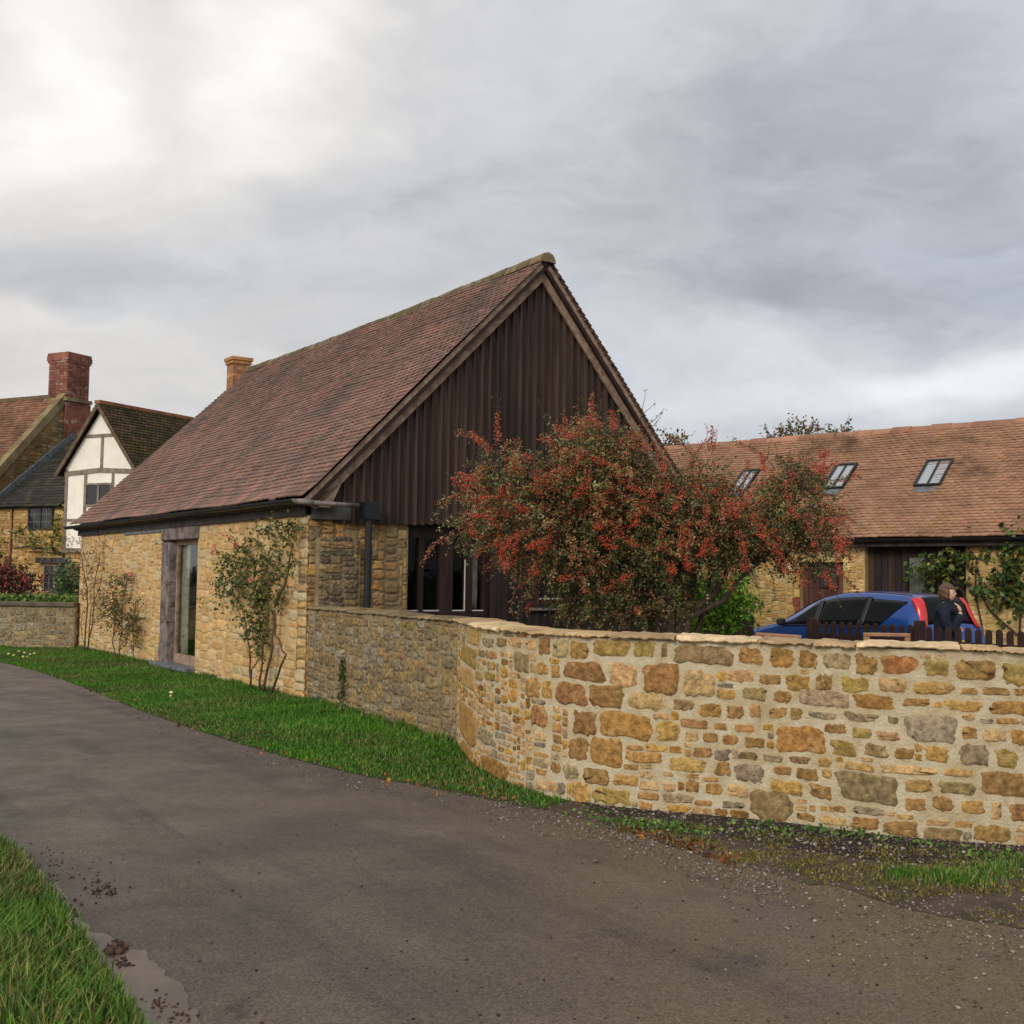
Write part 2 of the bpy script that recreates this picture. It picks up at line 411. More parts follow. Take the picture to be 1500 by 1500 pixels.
# ------------------------------------------------------------- tiles
def tiles(name, O, e, u, n, L, left, right, tw, gauge, palette, m, parent, th=.019, jit=1.0, rng=RNG, sag=None, hole=None):
    """plain tiles in courses on a slope; left(v), right(v) limit each course"""
    O, e, u, n = (np.array(Vector(x)) for x in (O, e, u, n))
    V = []; C = []; rows = int(L/gauge)+1
    for r in range(rows):
        v0 = r*gauge; v1 = min(v0+gauge*1.25, L+.02)
        vm_ = min(v0+gauge*.5, L)
        s = left(vm_); sr = right(vm_)
        s -= (tw/2 if r % 2 else 0)
        rowj = rng.normal(0, .0015*jit)
        while s < sr-.01:
            a = max(s, left(vm_)); b = min(s+tw, sr)
            if b-a > .02 and not (hole and hole((a+b)/2, vm_)):
                dz = rng.normal(0, .0015*jit)+rowj; dv = rng.normal(0, .003*jit)-(.035 if rng.random() < .006*jit else 0); tw_ = rng.normal(0, .0008*jit)
                sg = sag((a+b)/2, vm_) if sag else 0
                g = .0015
                lo = th*2.2+dz+sg; hi = th*.8+dz+sg
                p = lambda S_, v_, o_: O+e*S_+u*v_+n*o_
                V += [p(a+g, v0+dv, lo+tw_), p(b-g, v0+dv, lo-tw_), p(b-g, v1, hi), p(a+g, v1, hi),
                      p(a+g, v0+dv, lo+tw_-th*1.2), p(b-g, v0+dv, lo-tw_-th*1.2)]
                c = np.array(palette[rng.choice(len(palette))])*(1+rng.normal(0, .045))
                C.append(np.clip(c, .01, .9))
            s += tw
    V = np.array(V); k = np.arange(len(C))[:, None]*6
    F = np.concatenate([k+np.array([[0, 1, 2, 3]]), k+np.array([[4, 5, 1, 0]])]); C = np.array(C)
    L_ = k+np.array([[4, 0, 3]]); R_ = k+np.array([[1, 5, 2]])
    return mesh_np(name, V, [F, np.concatenate([L_, R_])], m, parent, [np.concatenate([C, C*.75]), np.concatenate([C, C])*.75])  # edge faces get a darker colour, painting in the shadow line of each course

# ------------------------------------------------------------- foliage
def rand_rot(n, rng):
    q = rng.normal(size=(n, 4)); q /= np.linalg.norm(q, axis=1, keepdims=True)
    w, x, y, z = q.T
    a = np.stack([1-2*(y*y+z*z), 2*(x*y+w*z), 2*(x*z-w*y)], 1); b = np.stack([2*(x*y-w*z), 1-2*(x*x+z*z), 2*(y*z+w*x)], 1)
    return a, b
def leaves(name, P, size, cols, m, parent, rng=RNG, asp=.5, drop=0.0, kind=None):
    P = np.asarray(P, float); n = len(P)
    a, b = rand_rot(n, rng)
    if drop: a[:, 2] -= drop; a /= np.linalg.norm(a, axis=1, keepdims=True); b -= a*(a*b).sum(1, keepdims=True); b /= np.linalg.norm(b, axis=1, keepdims=True)
    c = np.cross(a, b)
    s = (np.asarray(size)*rng.uniform(.65, 1.3, n))[:, None]
    t0 = P-a*s*.5; t1 = P+a*s*.5; l = P+b*s*asp*.5+c*s*.12-a*s*.05; r = P-b*s*asp*.5+c*s*.12-a*s*.05
    V = np.stack([t0, r, t1, l], 1).reshape(-1, 3)
    k = np.arange(n)[:, None]*4
    F = np.concatenate([k+np.array([[0, 1, 2]]), k+np.array([[0, 2, 3]])])
    cols = np.asarray(cols)
    C = cols[rng.choice(len(cols), n)] if cols.shape[0] != n else cols
    C = np.clip(C*(1+rng.normal(0, .18, (n, 1))), .004, .9)
    return mesh_np(name, V, F, m, parent, np.concatenate([C, C]))
OCT = np.array([[1, 0, 0], [-1, 0, 0], [0, 1, 0], [0, -1, 0], [0, 0, 1], [0, 0, -1]], float)
OCTF = np.array([[0, 2, 4], [2, 1, 4], [1, 3, 4], [3, 0, 4], [2, 0, 5], [1, 2, 5], [3, 1, 5], [0, 3, 5]])
def balls(name, P, r, cols, m, parent=None, rng=RNG, squash=0, smooth=True):
    P = np.asarray(P, float); n = len(P); r = np.broadcast_to(np.asarray(r, float), (n,))
    v = np.repeat(OCT[None], n, 0)
    if squash:
        a, b = rand_rot(n, rng); c = np.cross(a, b)
        Rm = np.stack([a, b, c], 1); v = v*rng.uniform(1-squash, 1+squash, (n, 6, 1)); v = np.einsum('nij,njk->nik', v, Rm); v[:, :, 2] *= .7
    V = (P[:, None]+v*r[:, None, None]).reshape(-1, 3)
    F = (np.arange(n)[:, None, None]*6+OCTF[None]).reshape(-1, 3)
    cols = np.asarray(cols); C = cols[rng.choice(len(cols), n)]*(1+rng.normal(0, .12, (n, 1)))
    return mesh_np(name, V, F, m, parent, np.repeat(np.clip(C, .004, .95), 8, 0), smooth)
def inpoly(P, poly):
    x, y = P[:, 0], P[:, 1]; r = np.zeros(len(P), bool); n = len(poly)
    for i in range(n):
        x0, y0 = poly[i]; x1, y1 = poly[(i+1) % n]
        if y0 == y1: continue
        r ^= ((y0 > y) != (y1 > y)) & (x < (x1-x0)*(y-y0)/(y1-y0)+x0)
    return r
def sample_poly(poly, dens, rng=RNG):
    p = np.array(poly); lo, hi = p.min(0), p.max(0)
    n = int((hi-lo).prod()*dens); q = rng.uniform(lo, hi, (n, 2))
    return q[inpoly(q, p)]
def fbm(x, y, s, seed=0):
    v = 0; a = 1; tot = 0
    for k in range(4):
        v = v+a*np.sin(x*s*1.3+seed+1.7*np.sin(y*s*.9+seed*2.1+k))*np.cos(y*s*1.1+seed*1.3+1.9*np.sin(x*s*.8+k*2.3)); tot += a
        a *= .55; s *= 2.1
    return v/tot*.5+.5
def grass(name, pts, h, w, cols, m=None, parent=None, rng=RNG, lean=.5, z0=0.0):
    """curved blades: 2 quads + tip"""
    n = len(pts); x, y = pts[:, 0], pts[:, 1]
    h = np.broadcast_to(np.asarray(h, float), (n,))*rng.uniform(.45, 1.25, n); w = w*rng.uniform(.6, 1.3, n)
    z0 = np.broadcast_to(np.asarray(z0, float), (n,))
    az = rng.uniform(0, 2*np.pi, n); ln = lean*rng.uniform(.1, 1.2, n)
    d = np.stack([np.cos(az), np.sin(az), np.zeros(n)], 1)
    az2 = az+np.pi/2+rng.normal(0, .5, n); s = np.stack([np.cos(az2), np.sin(az2), np.zeros(n)], 1)*w[:, None]
    B = np.stack([x, y, z0-.01], 1); up = np.array([0, 0, 1.0])
    m1 = B+(up*.55*h[:, None])+d*(h*ln*.25)[:, None]
    tp = B+(up*(h*(1-.25*ln))[:, None])+d*(h*ln)[:, None]
    V = np.stack([B-s*.5, B+s*.5, m1+s*.4, m1-s*.4, tp], 1).reshape(-1, 3)
    k = np.arange(n)[:, None]*5
    Q = k+np.array([[0, 1, 2, 3]]); T = k+np.array([[3, 2, 4]])
    cols = np.asarray(cols); C = cols if len(cols) == n else cols[rng.choice(len(cols), n)]
    C = np.clip(C*(1+rng.normal(0, .15, (n, 1))), .004, .9)
    return mesh_np(name, V, [Q, T], m or M['grass'], parent, [C, C])
# ------------------------------------------------------------- barn
Z3 = Vector((0, 0, 1))
C0 = ground(446, 1026)                                   # road corner of the barn
dG = Vector((math.cos(rad(34)), math.sin(rad(34)), 0)); dL = Vector((-dG.y, dG.x, 0))
nG = -dL; nL = -dG                                       # outward normals of the gable and of the long wall
barn = thing('barn', C0, 'stone and dark timber barn with steep brown tiled roof and boarded gable beside the lane', 'barn')
OVG = .22
V0 = C0+nG*OVG                                           # verge plane
R0 = onplane(800, 377, V0, nG); E0 = onplane(444, 730, V0, nG)
ridge_len = along_to_px(R0, dL, 366, 0, 40)
eave_len = along_to_px(E0, dL, 105, 0, 40)
R1 = R0+dL*ridge_len; E1 = E0+dL*eave_len
zE, zR = E0.z, R0.z
uS = (R0-E0); LS = uS.length; uS = uS.normalized(); nS = dL.cross(uS); nS = nS if nS.z > 0 else -nS
TG = lambda px, py: onplane(px, py, C0, nG)              # a pixel on the gable wall
tg = lambda px, py: (TG(px, py)-C0).dot(dG)
sL = lambda px, py: (onplane(px, py, C0, nL)-C0).dot(dL)
zL = lambda px, py: onplane(px, py, C0, nL).z
print('barn', C0, 'ridge z', zR, 'eave z', zE, 'len', ridge_len, eave_len, proj(R1), proj(E1), 'slope', LS)
# left roof slope
PAL_T = [S(134, 102, 88), S(124, 96, 84), S(142, 106, 92), S(116, 92, 82), S(130, 98, 86), S(150, 108, 90), S(120, 98, 88), S(138, 108, 96), S(110, 90, 80), S(160, 112, 94)]
PAL_T = [tuple(.62*x+.38*y for x, y in zip(q, S(130, 101, 89))) for q in PAL_T]
sagf = lambda s, v: -.05*math.sin(math.pi*min(max(s/eave_len, 0), 1))*math.sin(math.pi*min(v/LS, 1))+.012*math.sin(s*1.7+v*.8)+.35*max(0, .30-v)**2*1.2
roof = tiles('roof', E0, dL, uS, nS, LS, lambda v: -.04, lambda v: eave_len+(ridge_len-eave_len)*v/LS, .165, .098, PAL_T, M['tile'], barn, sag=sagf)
# right slope, seen only edge on
F0 = onplane(985, 682, V0, nG); tR = (F0-R0).normalized(); LRr = (zR-zE)/-tR.z; F0 = R0+tR*LRr
nR = tR.cross(dL); nR = nR if nR.z > 0 else -nR
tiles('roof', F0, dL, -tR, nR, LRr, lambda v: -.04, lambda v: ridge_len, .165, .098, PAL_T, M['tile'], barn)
# roof underside (battens and felt): closes the roof
mb = MB()
for a, b, nn in ((E0, R0, nS), (F0, R0, nR)):
    ln = dL*ridge_len
    mb.hexa([a-nn*.13, b-nn*.13, b+ln-nn*.13, (a+dL*(eave_len if a is E0 else ridge_len))-nn*.13,
             a-nn*.075, b-nn*.075, b+ln-nn*.075, (a+dL*(eave_len if a is E0 else ridge_len))-nn*.075], S(70, 56, 48))
mb.build('roof_boarding', M['brown_wood'], barn)
# ridge tiles: half-round, jointed
mb = MB(); k = 0; s = -.06
while s < ridge_len:
    l = .33; p = R0+dL*s+Vector((0, 0, U(-.008, .008)+.02-.05*math.sin(math.pi*max(s, 0)/ridge_len)))
    col = random.choice([S(118, 104, 80), S(104, 92, 66), S(96, 88, 58), S(130, 112, 86)])
    prof = [(-.14, -.10), (-.125, -.04), (-.08, .022), (0, .048), (.08, .022), (.125, -.04), (.14, -.10)]
    a = [p+dG*x+Z3*z for x, z in prof]; b = [p+dL*(l-.012)+dG*x*.97+Z3*(z-.006) for x, z in prof]
    V = a+b; F = [(i, i+1, i+8, i+7) for i in range(6)]+[tuple(range(6, -1, -1)), tuple(range(7, 14))]
    mb.add(V, F, col); s += l
mb.build('ridge_tiles', mat('ridge', None, sc=6, bsc=30, bst=.7, bd=.01, blotch=(S(74, 70, 34), 5, .52, .68)), barn)
# barge boards: a deep weathered board and a thinner verge strip above
def barge(A, B, nn, out, w, t, drop, col):
    m_ = MB(); d = (B-A)
    m_.obox(A-nn*(drop+w)+nG*(out), d, nn*w, nG*t, col); return m_
V00 = -nG*OVG
mb = barge(E0+uS*.06+V00, R0+V00-uS*.02, nS, OVG-.10, .155, .035, .085, S(132, 106, 84))
foot = E0+uS*.06+V00-nS*.24
ff = foot+nG*(OVG-.095); fb_ = E0.z-.05-foot.z; mb.prism([ff+nS*.20, ff+nS*.12-dG*.16-Z3*.02, ff-dG*.06+Z3*(fb_-.05), ff+dG*.20+Z3*(fb_-.05), ff+uS*.50], nG*.03)
mb.build('barge_board', M['weathered'], barn)
mb = barge(F0+V00, R0+V00, nR, OVG-.10, .155, .035, .085, (1, 1, 1)) ; mb.build('barge_board', M['weathered'], barn)
mb = MB()
for A, B, nn in ((E0, R0, nS), (F0, R0, nR)):
    mb.obox(A-nn*.083+V00+nG*(OVG-.03), B-A, nn*.07, nG*.03)
mb.build('verge_strip', M['weathered'], barn)
mb = MB()
for A, B, nn in ((E0, R0, nS), (F0, R0, nR)):
    mb.obox(A-nn*.10+V00+nG*.02, B-A, nn*.012, nG*(OVG-.06))
mb.build('soffit', M['brown_wood'], barn)
# ---- gable: masonry, window band, boards
zclad = lambda t: TG(507, 765.5).z+(TG(660, 768.5).z-TG(507, 765.5).z)*(t-tg(507, 765))/(tg(660, 768)-tg(507, 765))
tRg = (R0-C0).dot(dG); tE = (E0-C0).dot(dG); tF = (F0-C0).dot(dG)
def roofz(t): return (zE+(zR-zE)*(t-tE)/(tRg-tE) if t < tRg else zR+(zE-zR)*(t-tRg)/(tF-tRg))-.16
print('gable t apex', tRg, 'right', tF, 'clad z', zclad(2))
t_w0, t_w1 = tg(597, 840), tg(719, 840)
mb = MB(); t = tg(488, 740); k = 0
BCOL = [S(64, 50, 42), S(58, 46, 39), S(68, 53, 44), S(61, 48, 41), S(54, 43, 37), S(66, 52, 44)]
while t < tF-.25:
    w_ = U(.128, .138); c = random.choice(BCOL); pr = .06+U(0, .006); zb = zclad(t)+U(-.012, .012)
    z0, z1 = roofz(t), roofz(t+w_)
    if t < tRg < t+w_: z0 = z1 = min(z0, z1)
    if min(z0, z1) > zb+.05:
        o = C0+dG*t
        mb.hexa([o+Z3*zb, o+dG*w_*.97+Z3*zb, o+dG*w_*.97+nG*-pr*0+nG*pr+Z3*zb, o+nG*pr+Z3*zb][::-1]+[o+Z3*z0, o+dG*w_*.97+Z3*z1, o+dG*w_*.97+nG*pr+Z3*z1, o+nG*pr+Z3*z0][::-1], c)
        o2 = o+dG*(w_-.028)+nG*pr; bw = U(.036, .046); kk = U(1.02, 1.28); c2 = tuple(x*kk for x in c); zz1 = roofz(t+w_)
        mb.obox(o2+Z3*(zb-.01), dG*bw, nG*(.030+U(0, .006)), Z3*(max(.05, min(zz1, roofz(t+w_+bw))-zb)), c2)
    t += w_
mb.build('cladding', M['board'], barn)
# lower dark boards to the right of the window band
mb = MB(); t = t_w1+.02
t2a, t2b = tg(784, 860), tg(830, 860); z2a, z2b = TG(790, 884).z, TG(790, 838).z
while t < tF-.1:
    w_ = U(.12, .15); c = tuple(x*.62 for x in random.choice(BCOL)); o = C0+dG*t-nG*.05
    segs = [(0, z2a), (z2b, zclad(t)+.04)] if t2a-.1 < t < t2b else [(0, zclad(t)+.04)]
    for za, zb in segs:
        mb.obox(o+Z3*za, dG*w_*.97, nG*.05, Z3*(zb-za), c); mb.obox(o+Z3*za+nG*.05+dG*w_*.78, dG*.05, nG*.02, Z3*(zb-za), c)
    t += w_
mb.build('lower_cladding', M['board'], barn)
# backing wall of the gable (closes the room), with the window band left open
mb = MB(); zc = zclad(3); zs = TG(660, 897).z
BK = -nG*.30
mb.obox(C0+BK, dG*t_w0, nG*.26, Z3*zc, 1*(1, 1, 1))
mb.obox(C0+dG*t_w0+BK, dG*(t_w1-t_w0), nG*.2, Z3*(zs-.03), (1, 1, 1))
mb.obox(C0+dG*t_w1+BK, dG*(tF-t_w1-.1), nG*.2, Z3*zc)
mb.build('inner_wall', M['dark_room'], barn)
# gable masonry at the left of the windows
mb = MB(); mb.obox(C0-nG*.035, dG*t_w0, nG*.035, Z3*(zc-.02)); 
mb.build('wall', M['mortar_old'], barn)
PAL_G = [S(176, 138, 84), S(160, 126, 80), S(150, 124, 86), S(184, 142, 84), S(172, 130, 72), S(146, 124, 92), S(170, 140, 100)]
stone_mesh('gable_stones', pack(t_w0-.005, zc-.02, wr=(.16, .36), hr=(.11, .18), split=.15), planeP(C0, dG, nG), PAL_G, M['stone_barn'], barn, proud=.014, gap=.010)
# weathered stub of the old wall keyed into the corner
tb = tg(521, 840); zb0, zb1 = 0, TG(480, 789).z
mb = MB(); mb.obox(C0+dG*.10, dG*(tb-.10), nG*.13, Z3*zb1); bo = mb.build('buttress', M['mortar_old'], barn)
stone_mesh('buttress_stones', pack(tb-.11, zb1+.03, wr=(.15, .62), hr=(.06, .15), split=.1), planeP(C0+dG*.10+nG*.13, dG, nG), [S(128, 112, 92), S(112, 98, 84), S(140, 120, 92), S(150, 124, 86), S(104, 92, 80)], M['stone'], bo, proud=.015, gap=.005, irr=.15, cj=.07)
# grey pad stone under the eave corner
pz0, pz1 = TG(480, 762).z, TG(480, 737).z
mb = MB(); mb.obox(C0+dG*.02+Z3*pz0, dG*(tg(511, 750)-.02), nG*.10, Z3*(pz1-pz0)); mb.build('pad_stone', mat('padstone', S(88, 87, 78), S(66, 66, 58), sc=5, bsc=20, bst=.6), barn, bevel=.015)
# window band
zt_ = zc; d_in = -.10
win = MB().build
frame = MB(); O = lambda t, z, o: C0+dG*t+nG*o+Z3*z
def bar(m_, pa, pb, y0, y1, o=d_in, th=.09, col=(1, 1, 1)):
    a, b = tg(pa, 840), tg(pb, 840); m_.obox(O(a, y0, o-th), dG*(b-a), nG*th, Z3*(y1-y0), col)
zhead = TG(650, 789).z; 
bar(frame, 592, 597, zs, zt_); bar(frame, 596.5, 720, zhead, zt_, d_in-.01)
for a, b in ((618, 625), (649, 668), (687, 697), (714.5, 721)): bar(frame, a, b, zs, zhead+.005, d_in+.012)
bar(frame, 596, 720, zs-.06, zs+.015, d_in+.03, .12)
fo = frame.build('window', M['brown_wood'], barn)
mb = MB()
for a, b in ((597, 618), (625, 649), (668, 687), (697, 714.5)): bar(mb, a, b, zs+.01, zhead, d_in-.04, .008)
mb.build('pane', M['glass_dim'], fo)
for a, b in ((597, 618.5), (625, 649.5), (668, 687.5), (697, 714.5)):
    mb = MB(); bar(mb, a+.3, b-.3, zs+.012, zs+.03, d_in+.005, .02); mb.build('bead', M['white_paint'], fo)
mb = MB(); bar(mb, 686.2, 687.2, zs+.02, zs+.75, d_in+.005, .02); mb.build('bead', M['white_paint'], fo)
# small second window behind the tree
f2 = MB(); f2.obox(O(t2a, z2a, -.06), dG*(t2b-t2a), nG*.03, Z3*.06); f2.obox(O(t2a, z2b-.06, -.06), dG*(t2b-t2a), nG*.03, Z3*.06)
f2.obox(O(t2a, z2a, -.058), dG*.06, nG*.03, Z3*(z2b-z2a)); f2.obox(O(t2b-.06, z2a, -.058), dG*.06, nG*.03, Z3*(z2b-z2a))
f2o = f2.build('window', M['brown_wood'], barn)
mb = MB(); mb.obox(O(t2a+.05, z2a+.05, -.055), dG*(t2b-t2a-.1), nG*.008, Z3*(z2b-z2a-.1)); mb.build('pane', M['glass_dim'], f2o)
mb = MB(); mb.obox(O(t2a+.06, z2a+.06, -.045), dG*(t2b-t2a-.12), nG*.02, Z3*.02); mb.build('bead', M['white_paint'], f2o); mb = MB(); mb.obox(O(t2a+.06, z2a+.08, -.045), dG*.02, nG*.02, Z3*(z2b-z2a-.14)); mb.build('bead', M['white_paint'], f2o)
mb = MB(); mb.obox(O(t2a-.12, z2a-.10, 0), dG*(t2b-t2a+.3), nG*.08, Z3*.035); mb.build('sill', M['weathered_grey'], f2o)
def drape(name, A, e, n, w, z0, z1, folds, amp, m, label, cat, taper=1.0, group=None):
    """hanging cloth: corrugated sheet with thickness"""
    V = []; F = []; nx = folds*6
    for j in range(9):
        f = j/8; z = z0+(z1-z0)*f; wj = w*(taper+(1-taper)*f)
        for i in range(nx+1):
            x = i/nx; V.append(A+e*(x*wj)+n*(amp*math.sin(x*folds*2*math.pi+.4*math.sin(f*3))*(1-.3*f))+Z3*(z-A.z))
    for j in range(8):
        for i in range(nx): a = j*(nx+1)+i; F.append((a, a+1, a+nx+2, a+nx+1))
    b = MB(); b.add(V, F); o = b.build(name, m, None, True)
    md = o.modifiers.new('thick', 'SOLIDIFY'); md.thickness = .006
    return tag(o, label, cat, group)
drape('curtain', O(tg(698, 840), zs, -.30), dG, nG, tg(715, 840)-tg(698, 840), zs+.02, zhead, 4, .025, M['curtain_white'], 'white curtain drawn at the right end of the barn gable window, next to the boards', 'curtain')
drape('curtain', O(tg(595.5, 840), zs, -.28), dG, nG, .15, zs+.02, zs+.62, 1, .015, M['curtain_white'], 'sliver of white curtain at the left edge of the barn gable window', 'curtain', taper=.9)
# ---- long wall
sA, sB = sL(288, 870), sL(236, 870)                      # opening
sEnd = sL(116, 870)
zW = zE-.20; zo0, zo1 = zL(265, 972), zL(262, 789)
print('opening', sA, sB, 'end', sEnd, 'z', zo0, zo1)
TH = .45
mb = MB()
mb.obox(C0+dG*.0, dL*sA, dG*TH, Z3*zW); mb.obox(C0+dL*sB, dL*(sEnd-sB), dG*TH, Z3*zW)
mb.obox(C0+dL*sA, dL*(sB-sA), dG*TH, Z3*(zo0-.05))
mb.obox(C0+dL*(sA)+Z3*(zL(262, 768)), dL*(sB-sA), dG*TH, Z3*(zW-zL(262, 768)))
lw = mb.build('wall', M['mortar_barn'], barn)
PAL_B = [S(198, 154, 92), S(206, 166, 104), S(190, 144, 80), S(202, 160, 104), S(184, 142, 84), S(212, 174, 116), S(194, 158, 108), S(196, 172, 134)]
PAL_B = [tuple(.75*x+.25*y for x, y in zip(q, S(200, 176, 134))) for q in PAL_B]; PL = planeP(C0, dL, nL); FOOT = [S(194, 174, 138), S(184, 162, 124), S(200, 178, 140)]
kp = lambda s, z: not (sA-.02 < s < sB+.02 and zo0-.06 < z)
stone_mesh('wall_stones', [(a, b_, c, d, random.choice(FOOT) if (d < .42 and random.random() < .55) or (a < .35 and random.random() < .3) else None) for a, b_, c, d, e in pack(sEnd, zW+.02, wr=(.28, .6), hr=(.12, .18), keep=kp, cell=.02, split=.10, minw=.09, minh=.07)], PL, PAL_B, M['stone_barn'], lw, proud=.008, gap=.009, cj=.05, irr=.12)
# end reveals of the opening (thick wall) : stones on the right jamb
PR = planeP(C0+dL*sA, dG, dL)
stone_mesh('jamb_stones', pack(.42, zo1-zo0, wr=(.18, .40), hr=(.12, .2)), lambda s, z, o: PR(s, z+zo0, o*.8), PAL_B, M['stone_barn'], lw, proud=.025)
# corner quoins, dressed pale base patches
# timber: lintel, left post, sill, frame
def lbox(m_, s0, s1, z0, z1, o0, o1, col=(1, 1, 1)):
    m_.obox(C0+dL*s0+nL*o0+Z3*z0, dL*(s1-s0), nL*(o1-o0), Z3*(z1-z0), col)
mb = MB(); zl1 = zL(262, 767); lbox(mb, sA-.05, sB+.02, zo1-.02, zl1, -.3, .035)
mb.build('lintel', M['weathered_grey'], barn, bevel=.02)
mb = MB(); lbox(mb, sB+.05, sL(184, 775), zL(200, 783), zL(200, 772.5), -.1, .03); mb.build('wall_plate', M['lead'], barn, bevel=.01)
mb = MB(); p1 = sL(247, 870); zz = [zo0-.05+(zo1-zo0)*i/6 for i in range(7)]
for i in range(6):
    wob = U(-.012, .012); lbox(mb, p1+wob, sB+.02, zz[i], zz[i+1], -.13, .01+U(-.008, .008))
mb.build('post', M['weathered_grey'], barn, bevel=.008)
mb = MB(); lbox(mb, sA-.06, sB+.03, zo0-.09, zo0-.03, -.13, .17); lbox(mb, sA-.02, sB, zo0-.115, zo0-.088, -.1, .13); mb.build('sill', M['lead'], barn, bevel=.008)
mb = MB()
lbox(mb, sA, p1, zo0-.03, zo0+.13, -.17, -.115); lbox(mb, sA, p1, zo1-.10, zo1-.02, -.17, -.115)
lbox(mb, p1-.07, p1-.005, zo0+.13, zo1-.10, -.17, -.118); lbox(mb, sA+.005, sA+.06, zo0+.13, zo1-.10, -.17, -.118)
wf = mb.build('window', M['weathered'], barn)
mb = MB(); lbox(mb, sA+.06, p1-.07, zo0+.13, zo1-.10, -.150, -.142); mb.build('pane', M['glass_side'], wf)
cq = lambda px: (onplane(px, 870, C0-nL*.22, nL)-C0).dot(dL)
drape('curtain', C0+dL*cq(278)+nL*-.22+Z3*(zo0+.1), dL, nL, cq(261)-cq(278), zo0+.08, zo1-.06, 3, .03, M['curtain'], 'pale green curtain hanging behind the tall window beside the lane', 'curtain')
# fascia, gutter, downpipe
mb = MB(); f0 = zE-.20
mb.obox(C0+nL*.03+Z3*f0-dL*.0, dL*(eave_len-.25), nL*.03, Z3*.15); mb.build('fascia', M['fascia'], barn)
mb = MB(); mb.obox(C0+nL*.06+Z3*(zE-.075)-dL*.05, dL*(eave_len-.3), nL*((E0-C0).dot(nL)-.06), Z3*.02); mb.build('eave_board', M['brown_wood'], barn)
def gutter(m_, A, B, r, n=7):
    d = (B-A).normalized(); sd = d.cross(Z3).normalized()
    pr = [(math.cos(math.pi+math.pi*i/n)*r, math.sin(math.pi+math.pi*i/n)*r) for i in range(n+1)]
    inn = [(x*.86, z*.86+.0) for x, z in pr][::-1]
    pts = [A+sd*x+Z3*z for x, z in pr+inn]; m_.prism(pts, B-A)
go = (E0-C0).dot(nL)+.05
gA = C0+nL*go+Z3*(zE-.0); mb = MB()
k = 0; step = 1.83
while k*step < eave_len:
    a = gA+dL*(k*step-.05); b = gA+dL*min((k+1)*step-.06, eave_len+.05); gutter(mb, a, b, .062)
    gutter(mb, a-dL*.03, a+dL*.03, .069); k += 1
mb.build('gutter', M['iron'], barn, smooth=False)
mb = MB(); ga = C0+nL*go+nG*.26+Z3*(zE-.01); gb = C0+dG*tg(523, 740)+nG*.26+Z3*(zE-.05)
mb.tube([gA+dL*.02-Z3*.03, ga+nL*-.02-Z3*.035, ga+dG*.16-Z3*.04], .040); mb.tube([ga+dG*.14-Z3*.04, gb-dG*.10-Z3*.01], .030)
mb.build('gutter', M['weathered_grey'], barn, smooth=True)
mb = MB(); pt = tg(526, 800)
hp = C0+dG*pt+nG*.27
z_h1, z_h0 = TG(530, 737).z, TG(530, 762).z
mb.obox(hp-dG*.10-nG*.09+Z3*z_h0, dG*.22, nG*.17, Z3*(z_h1-z_h0)); 
mb.tube([hp+Z3*(z_h0+.02), hp+Z3*.1], .048, 10)
for z in (1.0, 1.9): mb.tube([hp+Z3*z, hp+Z3*(z+.06)], .058, 10)
mb.build('downpipe', M['iron'], barn, smooth=False)
# far gable wall, floor and the inside kept dark
mb = MB(); far = min(sEnd, ridge_len)-.02
pts = [C0+dG*.02+dL*far, C0+dG*(tF-.2)+dL*far, C0+dG*(tF-.2)+dL*far+Z3*(zE-.2), C0+dG*tRg+dL*far+Z3*(zR-.2), C0+dG*.02+dL*far+Z3*(zE-.22)]
mb.prism(pts, -dL*.4); mb.obox(C0+dG*(tF-.35), dL*far, dG*.2, Z3*(zE-.1)); mb.build('wall', M['mortar_barn'], barn)
mb = MB(); mb.obox(C0+dG*.5+nG*-.4+Z3*.0, dG*(tF-1), dL*(far-1), Z3*.05); mb.build('inner_floor', M['dark_room'], barn)
mb = MB(); mb.obox(C0+dG*2.2+nG*-.4+Z3*.05, dG*.1, dL*(far-1), Z3*2.3, S(60, 52, 46)); mb.build('inner_wall', M['dark_room'], barn)
# chimney at the far end of the ridge
cb = R0+dL*(ridge_len+.25)
a = atY(338, 553, cb.y); b = atY(375, 522, cb.y); cw = (b.x-a.x)*.72
mb = MB(); rows = 11; zt = b.z; hh = .075
for r in range(26):
    z = zt-.16-r*hh; 
    for fx in range(4):
        j = .0
        mb.obox(Vector((a.x+.05, cb.y, z))+dG*(cw/4*fx+.003), dG*(cw/4-.006), dL*cw, Z3*(hh-.008), random.choice([S(172, 120, 80), S(158, 108, 74), S(182, 132, 92), S(150, 108, 80)]))
mb.obox(Vector((a.x+.055, cb.y, zt-.16-26*hh))+dL*.01, dG*(cw-.01), dL*(cw-.02), Z3*26*hh, S(180, 150, 110))
for i_, (o_, h_) in enumerate(((.03, .08), (.055, .08))):
    mb.obox(Vector((a.x+.05, cb.y, zt-.16+i_*.08))-dG*o_-dL*o_, dG*(cw+2*o_), dL*(cw+2*o_), Z3*(h_-.005), S(176, 126, 82))
mb.build('chimney', M['brick_orange'], roof)
# ------------------------------------------------------------- ground, lane, verges
def sheet(name, poly, z, m, label=None, cat=None, kind='structure', th=None):
    b = MB(); b.poly([(p[0], p[1], z) for p in poly]); o = b.build(name, m); tag(o, label, cat, None, kind); return o
def G(px, py): p = ground(px, py); return (p.x, p.y)
mg = mat('ground', S(96, 84, 62), S(70, 74, 38), sc=1.2, bsc=14, bst=.6, bd=.03)
b = MB(); b.box(-700, 700, -300, 1200, -.5, -.02); tag(b.build('ground', mg), 'grassy earth ground reaching to the horizon', 'ground', None, 'structure')
